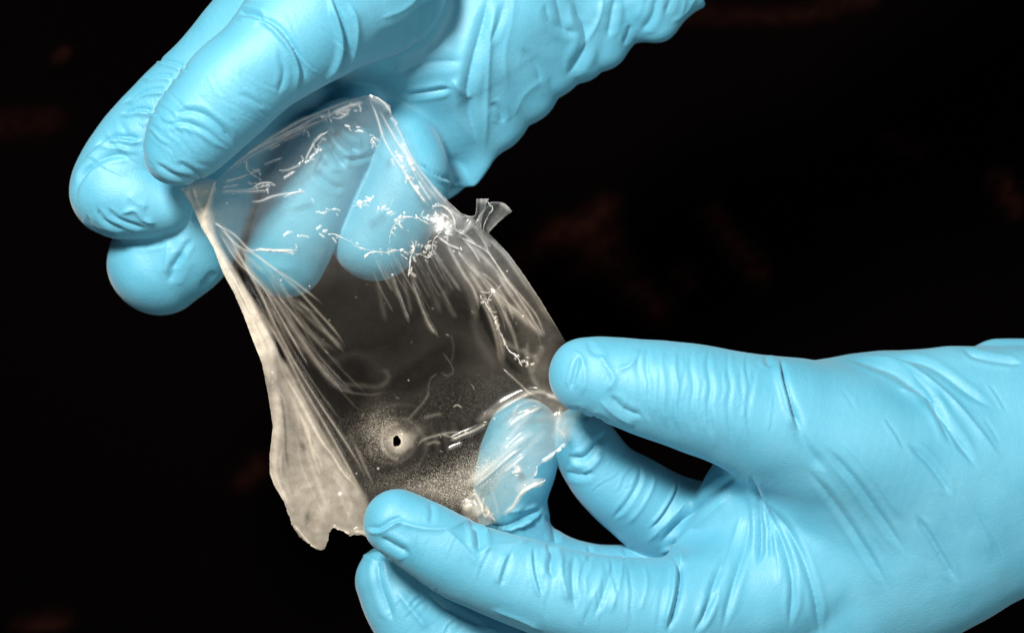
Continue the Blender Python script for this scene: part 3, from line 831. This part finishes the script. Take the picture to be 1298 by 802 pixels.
# lower right: rays converging under the thumb
for P, wd, m, h in [([(735, 515), (705, 505), (685, 497), (665, 502), (640, 516), (620, 530)], 3.0, .32, 1.0), ([(690, 497), (665, 500), (640, 512), (622, 525), (600, 535)], 5, .18, .8), ([(622, 534), (600, 546), (585, 552), (568, 560)], 2.4, .32, .8),
                    ([(648, 530), (656, 516), (672, 508), (690, 512)], 2.2, .25, .7), ([(690, 515), (672, 522), (655, 533), (640, 545)], 2.6, .28, .9), ([(680, 545), (655, 562), (630, 585), (606, 605), (585, 622)], 5, .30, 1.2),
                    ([(665, 565), (645, 580), (620, 602), (598, 620)], 1.6, .3, .7), ([(690, 505), (712, 500), (735, 503)], 3, .22, .6), ([(636, 466), (652, 480), (674, 500), (690, 505)], 1.5, .25, .6),
                    ([(588, 560), (576, 565), (566, 570)], 1.6, .2, .4), ([(615, 625), (612, 650), (628, 660)], 1.2, .2, .5), ([(620, 612), (628, 635), (632, 655)], 1.2, .15, .5),
                    ([(692, 609), (676, 616), (660, 626), (650, 642), (636, 652)], 1.8, .7, .5), ([(690, 608), (670, 613), (650, 624)], 6, .25, .5), ([(719, 560), (710, 570), (700, 577), (684, 588)], 1.5, .5, .4),
                    ([(705, 540), (715, 552), (718, 560)], 1.3, .22, .4), ([(683, 590), (680, 600), (676, 603)], 1.6, .5, .4), ([(652, 596), (656, 592), (660, 600)], 2.6, .6, .5), ([(648, 600), (658, 598)], 1.4, .4, .4),
                    ([(594, 634), (602, 626), (610, 640), (618, 662)], 2.5, .40, 1.1), ([(585, 648), (598, 642), (612, 655)], 6, .35, 1.0), ([(616, 640), (622, 652), (629, 662)], 1.2, .55, .5), ([(706, 520), (712, 545), (720, 556)], 8, .22, .5),
                    ([(715, 508), (735, 520), (726, 540)], 7, .22, .4), ([(448, 560), (462, 590), (475, 618)], 1.5, .12, .6), ([(440, 545), (455, 575), (468, 608)], 3, .05, .6)]:
    fs(P, wd, m, h)
# swirls of residue by the little hole
for P, wd, m in [([(528, 568), (535, 558), (552, 552), (572, 548), (590, 548)], 1.4, .22), ([(540, 564), (550, 560), (560, 562)], 1.6, .18), ([(560, 550), (570, 553), (582, 556)], 1.3, .26), ([(535, 530), (550, 526), (562, 524)], 2, .10),
                 ([(574, 516), (580, 513), (586, 517)], .8, .45), ([(510, 535), (520, 528), (540, 505), (544, 490)], 1.6, .09), ([(475, 472), (488, 470), (492, 480), (480, 490), (455, 488), (425, 486)], 3, .04),
                 ([(425, 490), (445, 497), (470, 500), (490, 496)], 1.4, .05), ([(570, 420), (575, 440), (572, 462)], 1.3, .03)]:
    fs(P, wd, m, 0.08)
# bottom margin
for P, wd, m in [([(420, 668), (436, 674), (446, 676)], 2.2, .5), ([(446, 672), (470, 678), (484, 686)], 3.0, .4), ([(372, 664), (394, 690), (406, 696)], 1.8, .4), ([(412, 640), (405, 660), (402, 680)], 5, .12), ([(440, 600), (452, 620), (455, 640)], 4, .12),
                 ([(395, 630), (390, 655), (388, 670)], 3, -.08), ([(430, 620), (440, 650), (448, 668)], 4, .1)]:
    fs(P, wd, m, 0.9)

for i in range(16):      # layered streaks along the gathered left margin
    rr_ = np.random.default_rng(100 + i); t0 = rr_.uniform(0, 0.6); u = rr_.uniform(0.1, 0.95); L = rr_.uniform(.15, .35)
    A0 = spline([(272, 300), (305, 385), (335, 450), (346, 520), (346, 600), (372, 660), (400, 692)], 10); B0 = spline([(285, 300), (325, 385), (360, 450), (400, 520), (440, 590), (462, 640), (470, 680)], 10)
    ks = np.linspace(t0, min(1, t0 + L), 5) * (len(A0) - 1)
    C0 = np.stack([np.interp(ks, np.arange(len(A0)), (A0 * (1 - u) + B0 * u)[:, c]) for c in (0, 1)], -1) + rr_.normal(size=(5, 2)) * 1.2
    fs([tuple(p) for p in C0], rr_.uniform(1.2, 3.6), rr_.choice([-.14, .14, .2, .1]), 0.6)
fs([(270, 312), (295, 372), (318, 428), (331, 465), (339, 505), (344, 545), (341, 580), (343, 602), (358, 634), (370, 664), (386, 684), (404, 695)], 1.6, .35, 0.4)
for P, wd, m in [([(352, 470), (375, 520), (398, 560), (425, 598), (448, 628)], 5, .12), ([(420, 600), (436, 622), (446, 642), (440, 662)], 3, .14), ([(365, 640), (378, 622), (400, 612)], 5, .08)]:
    fs(P, wd, m, 0.6)
for P, wd, m in [([(418, 146), (432, 138), (448, 132), (462, 130)], 3.5, .5), ([(405, 150), (420, 144)], 2.5, .45), ([(330, 184), (365, 166), (400, 150)], 4.5, .12), ([(466, 123), (485, 130), (495, 142)], 4, .2)]:
    fs(P, wd, m, 0.5)

for i in range(15):
    rr_ = np.random.default_rng(300 + i); u = rr_.uniform(0, 0.5)
    e = np.array([400 + 240 * u, 470 + rr_.uniform(-60, 140)]); b = np.array([278 + 10 * u, 262 + 30 * u]); a = rr_.uniform(0.15, .45); z_ = rr_.uniform(.6, 1)
    pts = [b + (e - b) * (a + (z_ - a) * k) + np.array([-10, 9]) * math.sin(k * 3.14) * (1 - u) for k in np.linspace(0, 1, 5)]
    fs([tuple(p) for p in pts], rr_.uniform(0.9, 2.6), rr_.uniform(.03, .10), 0.7)
for P, wd, m in [([(690, 512), (668, 530), (648, 552), (630, 578)], 3, .2), ([(700, 540), (675, 562), (650, 588), (622, 620)], 4, .12), ([(712, 512), (708, 535), (700, 560)], 3, .14),
                 ([(640, 540), (655, 525), (676, 516)], 2, .25), ([(668, 575), (652, 588), (636, 600)], 2.5, .3)]:
    fs(P, wd, m, 0.7)
for i in range(14):
    rr_ = np.random.default_rng(400 + i); u = rr_.uniform(0, 1)
    b = np.array([575 + 30 * u, 300 + rr_.uniform(0, 20)]); e = np.array([630 + 70 * u, 440 + rr_.uniform(-30, 30)]); a = rr_.uniform(0, .4)
    pts = [b + (e - b) * (a + (rr_.uniform(.95, 1) - a) * k) + np.array([8, -4]) * math.sin(k * 3.14) for k in np.linspace(0, 1, 4)]
    fs([tuple(p) for p in pts], rr_.uniform(0.8, 2.4), rr_.uniform(.06, .2), 0.7)

def crinkle(path, n, r, ln=(4, 11), m=(.35, .8), jit=3.0):  # small ridges with their bright glints painted in as added opacity
    P = spline(path, 10)
    for i in range(n):
        c = P[int(r.uniform(0, len(P) - 1))]; j = int(np.clip(np.searchsorted(P[:, 0], c[0]), 1, len(P) - 1))
        k = min(len(P) - 1, int(r.uniform(1, len(P)))); d = P[k] - P[k - 1]; a = math.atan2(d[1], d[0]) + r.normal() * 0.7
        L = r.uniform(*ln); c = c + r.normal(size=2) * jit * 0.6
        q = c + np.array([math.cos(a), math.sin(a)]) * L
        mid = (c + q) / 2 + r.normal(size=2) * 1.2
        fs([tuple(c), tuple(mid), tuple(q)], r.uniform(0.7, 1.2), r.uniform(*m), r.uniform(0.2, 0.5))

rc = np.random.default_rng(21)
crinkle([(418, 297), (440, 304), (462, 316), (490, 320), (516, 320)], 14, rc, ln=(3, 8), m=(.2, .5), jit=1.6)
crinkle([(495, 300), (504, 280), (520, 275), (545, 284)], 12, rc, ln=(2, 7), m=(.2, .5), jit=2)
crinkle([(520, 306), (523, 325), (518, 350)], 12, rc, ln=(3, 9), m=(.2, .6), jit=1.8)
crinkle([(524, 322), (536, 324), (546, 326), (550, 312), (552, 300)], 12, rc, ln=(3, 7), m=(.2, .6), jit=2.2)
crinkle([(300, 228), (330, 236), (345, 231)], 8, rc, ln=(4, 10), m=(.2, .5), jit=3)
crinkle([(380, 210), (394, 198), (412, 170)], 8, rc, ln=(4, 10), m=(.2, .5), jit=2)
crinkle([(325, 316), (350, 317), (378, 318)], 8, rc, ln=(4, 9), m=(.2, .5), jit=1.6)
crinkle([(400, 271), (430, 262), (450, 258), (478, 250)], 14, rc)
crinkle([(440, 262), (470, 260), (500, 278)], 7, rc)
crinkle([(400, 292), (415, 298), (425, 302)], 5, rc)
crinkle([(386, 240), (410, 268), (430, 270)], 3, rc, m=(.2, .4))
crinkle([(500, 288), (512, 275), (530, 276), (545, 283)], 9, rc)
crinkle([(548, 265), (560, 280), (562, 298)], 22, rc, ln=(4, 12), jit=7)
crinkle([(545, 310), (542, 320), (530, 300)], 7, rc)
crinkle([(432, 160), (446, 160), (474, 176)], 8, rc, ln=(3, 7))
crinkle([(472, 176), (474, 182)], 6, rc, ln=(4, 9), jit=2)
crinkle([(500, 196), (515, 215), (530, 240), (545, 258)], 16, rc, ln=(3, 8), jit=6)
crinkle([(405, 150), (430, 140), (455, 133)], 10, rc, ln=(3, 8), jit=4)
crinkle([(318, 205), (325, 222), (345, 236)], 6, rc)
crinkle([(610, 372), (622, 395), (634, 420), (645, 442), (660, 462)], 20, rc, ln=(3, 8), jit=1.6, m=(.3, .6))
crinkle([(612, 640), (620, 652), (632, 660)], 10, rc, ln=(2, 6), jit=2)
crinkle([(650, 598), (658, 596)], 6, rc, ln=(3, 6), jit=2)
crinkle([(660, 450), (672, 462), (662, 456)], 5, rc, ln=(3, 7), jit=2)
crinkle([(480, 315), (500, 300), (495, 270)], 5, rc, ln=(8, 22), m=(.06, .14), jit=8)
for i in range(26):   # faint stretch lines fanning down from the knot
    x = rc.uniform(470, 560); y = rc.uniform(300, 345); L = rc.uniform(20, 60)
    fs([(x, y), (x + L * 0.22, y + L * .5), (x + L * 0.5, y + L)], rc.uniform(.7, 1.3), rc.uniform(.02, .09), 0.25)
for i in range(40):
    x = rc.uniform(400, 690); y = rc.uniform(360, 640); a = rc.uniform(0, 6.28); L = rc.uniform(2, 6)
    fs([(x, y), (x + L * math.cos(a) * .5, y + L * math.sin(a) * .5), (x + L * math.cos(a + .5), y + L * math.sin(a + .5))], .6, rc.uniform(.08, .3), 0.1)

def soft_poly(px, py, P, soft):
    P = np.asarray(P, float)
    d, _, _ = polydist(px, py, np.vstack([P, P[:1]]))
    s = np.where(inside(px, py, P), d, -d)
    t = np.clip(s / soft * 0.5 + 0.5, 0, 1)
    return t * t * (3 - 2 * t)

def blob(px, py, x, y, rx, ry, a=0.0):
    c, s = math.cos(a), math.sin(a)
    u = ((px - x) * c + (py - y) * s) / rx; v = (-(px - x) * s + (py - y) * c) / ry
    return np.exp(-(u * u + v * v))

def rest(px, py, Z, k=1.6):
    """the sheet lies on the fingers behind it and under the fingers in front of it"""
    for o, top, bot in REST:
        V = W(px, py, Z)
        i = np.round((V[:, 0] - o[0]) / STEP).astype(int); j = np.round((V[:, 1] - o[1]) / STEP).astype(int)
        ok = (i >= 0) & (i < top.shape[0]) & (j >= 0) & (j < top.shape[1])
        i, j = np.clip(i, 0, top.shape[0] - 1), np.clip(j, 0, top.shape[1] - 1)
        t = np.where(ok, top[i, j], -200.0) + 1.1
        b = np.where(ok, bot[i, j], 200.0) - 1.1
        Z = np.where(t > Z - k, 0.5 * (Z + t + np.sqrt((Z - t) ** 2 + 0.3)), Z)
        Z = np.minimum(Z, b)
    return Z

def build_film():
    g = 0.9
    xs = np.arange(222, 752, g); ys = np.arange(116, 701, g)
    X, Y = np.meshgrid(xs, ys, indexing='ij')
    r = np.random.default_rng(5)
    # ragged outline
    O = np.array(OUTLINE, float); O2 = []
    for i in range(len(O)):
        a, b = O[i], O[(i + 1) % len(O)]; L = np.hypot(*(b - a)); n = max(1, int(L / 2.5))
        rag = 0.55 if (a[1] > 555 and a[0] > 600) or (a[1] > 660) else 0.15
        for k in range(n):
            O2.append(a + (b - a) * k / n + r.normal(size=2) * rag)
    O2 = np.array(O2)
    ins = inside(X, Y, O2)
    ang = np.arctan2(Y - 559, X - 503)
    ins &= ~((((X - 503) / 4.6) ** 2 + ((Y - 559) / 6.4) ** 2) < 1 + 0.18 * np.sin(3 * ang + 1) + 0.12 * np.sin(7 * ang))
    cell = ins[:-1, :-1] & ins[1:, :-1] & ins[1:, 1:] & ins[:-1, 1:]
    ids = np.full(X.shape, -1); I = np.arange(X.size).reshape(X.shape)
    F = np.stack([I[:-1, :-1], I[:-1, 1:], I[1:, 1:], I[1:, :-1]], -1)[cell]
    used = np.unique(F); mp = np.full(X.size, -1, np.int64); mp[used] = np.arange(len(used))
    F = mp[F]; px, py = X.ravel()[used], Y.ravel()[used]
    # snap rim vertices on to the outline
    cnt = np.bincount(F.ravel(), minlength=len(used)); rim = np.nonzero(cnt < 4)[0]
    Oc = np.vstack([O2, O2[:1]])
    A, B = Oc[:-1], Oc[1:]; d = B - A; L2 = (d ** 2).sum(1)
    for s in range(0, len(rim), 500):
        q = rim[s:s + 500]; p = np.stack([px[q], py[q]], -1)
        t = np.clip(((p[:, None] - A[None]) * d[None]).sum(-1) / L2, 0, 1)
        c = A[None] + t[..., None] * d[None]; dd = np.hypot(*(np.moveaxis(c - p[:, None], -1, 0))); k = dd.argmin(1)
        near = c[np.arange(len(q)), k]; ok = dd.min(1) < 2 * g
        px[q[ok]], py[q[ok]] = near[ok, 0], near[ok, 1]
    rd = np.full(len(px), 99.0)
    Z = rbf(px, py) + 1.6 - 3.2 * (py - 120) / 560
    for i in range(12):
        k = r.normal(size=2); k /= np.hypot(*k); L = r.uniform(70, 160)
        Z = Z + 0.0006 * L * np.sin((px * k[0] + py * k[1]) * 6.283 / L + r.uniform(0, 6.28))
    Z = rest(px, py, Z)
    E = np.vstack([F[:, [0, 1]], F[:, [1, 2]], F[:, [2, 3]], F[:, [3, 0]]])
    deg = np.bincount(E[:, 0], minlength=len(Z)) + np.bincount(E[:, 1], minlength=len(Z))
    for it in range(40):
        Z = Z + 0.6 * ((np.bincount(E[:, 0], Z[E[:, 1]], len(Z)) + np.bincount(E[:, 1], Z[E[:, 0]], len(Z))) / deg - Z)
    milk = np.full(len(px), 0.005)
    grain = np.zeros(len(px))
    lower = 1 / (1 + np.exp(-(py - 330 - 0.1 * (px - 450)) / 18))
    milk += 0.006 * lower
    milk += 0.085 * (1 - lower)
    left = [(228, 237), (272, 230), (268, 262), (272, 300), (296, 345), (322, 382), (338, 415), (356, 452), (372, 480), (402, 535), (432, 580), (462, 628), (484, 690), (400, 705), (335, 620), (335, 540), (325, 460), (300, 400), (265, 320)]
    milk += 0.35 * soft_poly(px, py, left, 5) * (0.75 + 0.25 * np.clip((py - 400) / 200, 0, 1))
    milk += 0.16 * blob(px, py, 400, 640, 40, 60)
    milk += 0.05 * soft_poly(px, py, [(560, 295), (620, 300), (712, 425), (690, 470), (640, 400), (600, 350)], 14)
    milk += 0.07 * blob(px, py, 590, 320, 26, 22) + 0.34 * blob(px, py, 562, 284, 15, 15)
    grain += 0.4 * blob(px, py, 562, 284, 15, 15)
    milk += 0.16 * blob(px, py, 600, 345, 9, 24, -0.5)
    milk += 0.20 * soft_poly(px, py, [(690, 495), (745, 505), (722, 560), (690, 612), (620, 665), (600, 600), (640, 520)], 16)
    milk += 0.03 * blob(px, py, 625, 450, 30, 45)
    milk += 0.20 * soft_poly(px, py, [(585, 640), (602, 622), (618, 640), (622, 668), (590, 660)], 4)
    milk += 0.10 * blob(px, py, 255, 255, 22, 20)
    milk += 0.10 * blob(px, py, 685, 470, 22, 22)
    ring = np.hypot((px - 503) / 1.0, (py - 559) / 1.15)
    milk += 0.14 * np.exp(-((ring - 9) / 9) ** 2) + 0.12 * blob(px, py, 520, 552, 18, 9, -0.5) + 0.10 * blob(px, py, 482, 548, 14, 18) + 0.16 * np.exp(-((ring - 19) / 2.2) ** 2) * (px < 505) + 0.35 * np.exp(-((ring - 6) / 2) ** 2) + 0.12 / (1 + np.exp((ring - 13) * 1.2)) + 0.16 * soft_poly(px, py, [(505, 545), (528, 552), (522, 566), (508, 575), (498, 572)], 3)
    grain += 0.32 * np.clip(blob(px, py, 484, 552, 26, 30) * 1.3, 0, 1)
    grain += 0.30 * soft_poly(px, py, [(470, 618), (520, 600), (560, 585), (600, 565), (640, 575), (600, 650), (560, 640), (500, 615)], 22)
    grain += 0.26 * soft_poly(px, py, [(520, 612), (600, 580), (640, 590), (600, 640), (570, 636)], 12)
    grain += 0.06 * soft_poly(px, py, [(500, 545), (560, 490), (640, 470), (690, 490), (620, 530), (540, 540)], 20)
    grain += 0.04 * soft_poly(px, py, [(385, 480), (430, 530), (490, 520), (470, 620), (440, 600)], 16)
    grain += 0.008 * lower
    milk += 0.08 * grain
    th = np.arctan2(py - 559, px - 503); sw = 0.5 + 0.5 * np.sin(ring * 0.42 - 2.0 * th + 0.9 * np.sin(px * 0.09) + 0.7 * np.sin(py * 0.13))
    milk += 0.045 * sw ** 4 * np.exp(-((ring - 26) / 18) ** 2) + 0.05 * blob(px, py, 575, 552, 45, 12, -0.3) * sw
    milk += 0.16 * soft_poly(px, py, [(500, 620), (560, 610), (610, 590), (605, 632), (575, 640), (540, 628)], 14)
    milk -= 0.3 * blob(px, py, 385, 566, 3, 8, -0.4) + 0.22 * blob(px, py, 389, 654, 4, 7) + 0.12 * blob(px, py, 404, 660, 3, 5) + 0.15 * blob(px, py, 327, 422, 2, 6, -.5)
    for P, wd, m, h, kind in FS:
        A = np.asarray(P, float)
        if A.shape[1] == 2: A = np.c_[A, np.full(len(A), wd)]
        A = spline(A, 6); wm = A[:, 2].max() * 3.2
        q = np.nonzero((px > A[:, 0].min() - wm) & (px < A[:, 0].max() + wm) & (py > A[:, 1].min() - wm) & (py < A[:, 1].max() + wm))[0]
        if not len(q): continue
        dd, s, al = polydist(px[q], py[q], A[:, :2])
        ww = np.interp(al, np.linspace(0, 1, len(A)), A[:, 2])
        tp = np.clip(np.minimum(al, 1 - al) / 0.18, 0, 1); tp = tp * tp * (3 - 2 * tp)
        sd = dd / np.maximum(ww * (0.5 + 0.5 * tp), 0.3)
        if kind == 'flat':
            pr = 1 / (1 + np.exp((sd - 1) * 6)); ph = np.exp(-sd ** 2); tp2 = 0.35 + 0.65 * tp
        else:
            pr = np.exp(-sd ** 2); ph = np.exp(-(sd / 1.3) ** 2) * np.minimum(1.0, ww / 1.5); tp2 = tp
        milk[q] += m * pr * tp2
        Z[q] += h * ph * tp2
    V = W(px, py, Z)
    root = thing('transparent_film', 'torn sheet of clear milky film stretched between the two blue gloved hands', 'film')
    mat = film_material('film_sheet')
    make_mesh('sheet', V, F, mat, root, attrs={'milk': np.clip(milk, 0.004, 0.97), 'grain': np.clip(grain, 0, 1), 'warm': np.clip(0.12 + 0.75 * np.maximum(lower * (1 - 0.8 * blob(px, py, 670, 570, 55, 60)), soft_poly(px, py, left, 12)), 0, 1)})
    print('film', len(V))
    # torn strands and rolled threads standing proud of the sheet
    msolid = film_material('film_roll', 0.8)
    mclear = film_material('film_flap', 0.10)
    def tube(path, name='torn_strand', seg=7, lift=0.05, mat=msolid):
        A = spline(path, 5)
        A[:, 2] *= 0.45 + 0.75 * np.abs(np.sin(np.arange(len(A)) * 0.45 + r.uniform(0, 3)))
        rr = A[:, 2] * SC * 0.33 * np.clip(r.normal(1, 0.22, len(A)), 0.5, 1.6)
        zz = rest(A[:, 0], A[:, 1], rbf(A[:, 0], A[:, 1]) + 1.6 - 3.2 * (A[:, 1] - 120) / 560) + lift + rr * 0.6
        A = A + np.c_[r.normal(size=(len(A), 2)) * 0.45, np.zeros(len(A))]
        C = W(A[:, 0], A[:, 1], zz)
        T = np.gradient(C, axis=0); T /= np.linalg.norm(T, axis=1, keepdims=True)
        S = np.cross(T, [0, 0, 1.0]); S /= np.linalg.norm(S, axis=1, keepdims=True); U = np.cross(S, T)
        vs_, fs_ = [], []
        for i in range(len(C)):
            e = 0.25 if i in (0, len(C) - 1) else 1.0
            for k in range(seg):
                a = 2 * math.pi * k / seg
                vs_.append(C[i] + rr[i] * e * r.uniform(0.75, 1.2) * (S[i] * math.cos(a) + 0.7 * U[i] * math.sin(a)))
        for i in range(len(C) - 1):
            for k in range(seg):
                fs_.append((i * seg + k, i * seg + (k + 1) % seg, (i + 1) * seg + (k + 1) % seg, (i + 1) * seg + k))
        make_mesh(name, vs_, fs_, mat, root)
    for path in [[(462, 328, 7), (465, 323, 6), (474, 319, 3.2), (488, 320, 2.6), (504, 317, 1.8), (516, 320, 1.2)],
                 [(522, 305, 2.4), (524, 315, 3.0), (520, 328, 2.4), (519, 340, 3.2), (518, 350, 2.0)],
                 [(493, 309, 1.5), (495, 298, 1.3), (500, 285, 2.0), (508, 277, 3.0), (518, 275, 2.6), (530, 277, 1.6), (545, 284, 1.4)],
                 [(416, 297, 2.2), (424, 297, 2.2), (440, 304, 1.2), (455, 313, 1.0), (472, 318, 1.2)],
                 [(524, 322, 1.2), (534, 323, 1.4), (544, 326, 1.6), (548, 314, 1.2), (549, 304, 1.6), (556, 298, 1.8)],
                 [(541, 318, 1.8), (543, 308, 1.6), (547, 304, 1.2)], [(508, 322, 1.4), (514, 326, 2.2), (516, 329, 2.4)],
                 [(325, 315, 2.0), (340, 317, 2.0), (356, 317, 2.6), (378, 317, 1.4)], [(360, 250, 1.2), (374, 245, 1.8), (387, 242, 2.4)],
                 [(386, 207, 1.2), (394, 190, 1.6), (404, 175, 1.4), (416, 166, 2.0)], [(284, 231, 1.8), (300, 226, 1.8), (316, 221, 1.2)],
                 [(322, 237, 1.6), (330, 232, 2.2), (347, 231, 1.2)], [(424, 147, 2.0), (432, 142, 3.0), (446, 138, 1.6)],
                 [(470, 178, 1.6), (474, 174, 2.6), (478, 179, 1.2)], [(516, 201, 1.4), (522, 212, 2.0), (528, 220, 1.6)],
                 [(608, 374, 2.2), (614, 382, 2.6), (622, 394, 2.4), (630, 412, 2.0), (636, 426, 1.6), (644, 442, 2.4), (654, 450, 3.0), (662, 464, 2.4)],
                 [(608, 369, 2.6), (616, 371, 1.6), (624, 370, 1.8), (620, 377, 1.6), (618, 384, 1.6)],
                 [(552, 268, 2.0), (556, 280, 4.0), (560, 290, 5.0), (556, 298, 2.5)], [(560, 270, 2.0), (564, 284, 2.8), (560, 297, 2.2)],
                 [(548, 262, 1.4), (562, 262, 1.6), (572, 270, 1.4), (577, 282, 1.6), (577, 292, 1.2)],
                 [(448, 262, 1.4), (458, 257, 2.2), (466, 254, 1.6), (476, 248, 1.8)], [(692, 608, 4.0), (684, 612, 2.6), (672, 618, 1.6), (660, 630, 1.8), (652, 644, 1.6), (640, 652, 1.2)],
                 [(652, 598, 2.6), (658, 594, 3.0), (661, 600, 2.0)], [(583, 313, 1.6), (586, 318, 2.6)], [(636, 362, 1.0), (629, 368, 1.0)]]:
        tube(path)
    # the little torn flap that sticks out at the right
    def flap(rows, name, bulge=0):
        vs_, fs_ = [], []
        R0 = spline(np.array(rows[0], float), 6); R1 = spline(np.array(rows[1], float), 6); nu, nv = len(R0), 14
        for i in range(nu):
            for j in range(nv):
                t = j / (nv - 1); p = R0[i] * (1 - t) + R1[i] * t; p = p + np.array([0.6, -1, 0]) * bulge * math.sin(t * math.pi) * (i / nu) ** 2
                z = p[2] + 1.6 * math.sin(t * math.pi * 2.2 + i * 0.12)
                vs_.append(W(p[0] + r.normal() * .12, p[1] + r.normal() * .12, z))
        for i in range(nu - 1):
            for j in range(nv - 1):
                a = i * nv + j
                fs_.append((a, a + 1, a + nv + 1, a + nv))
        mk = np.zeros(len(vs_)); mk = mk.reshape(nu, nv); mk += 0.10 + 0.5 * np.exp(-((np.arange(nu) - nu + 1)[:, None] / 1.4) ** 2) + 0.3 * np.exp(-((np.arange(nv)) / 1.2) ** 2)[None] + 0.3 * np.exp(-((np.arange(nv) - nv + 1) / 1.0) ** 2)[None]
        make_mesh(name, vs_, fs_, mat, root, attrs={'milk': np.clip(mk, 0, 1).ravel(), 'grain': np.zeros(len(vs_)) + .05, 'warm': np.zeros(len(vs_)) + .3})
    flap([[(588, 272, 0), (598, 274, 1), (603, 270, 2), (604, 252, 3)], [(612, 300, 1), (610, 286, 2), (612, 272, 4), (620, 252, 5)]], 'torn_flap')
    flap([[(602, 282, 2), (608, 272, 4), (616, 262, 6), (622, 256, 8)], [(620, 296, 1), (622, 292, 2), (636, 278, 4), (649, 268, 6)]], 'torn_flap', 5)
    tube([(612, 296, 1.4), (614, 284, 1.2), (620, 272, 1.4), (624, 264, 3.0), (618, 256, 1.6)], 'torn_strand', lift=4)
    tube([(604, 280, 3.0), (607, 278, 3.2)], 'torn_strand', lift=3)
    return root
build_film()
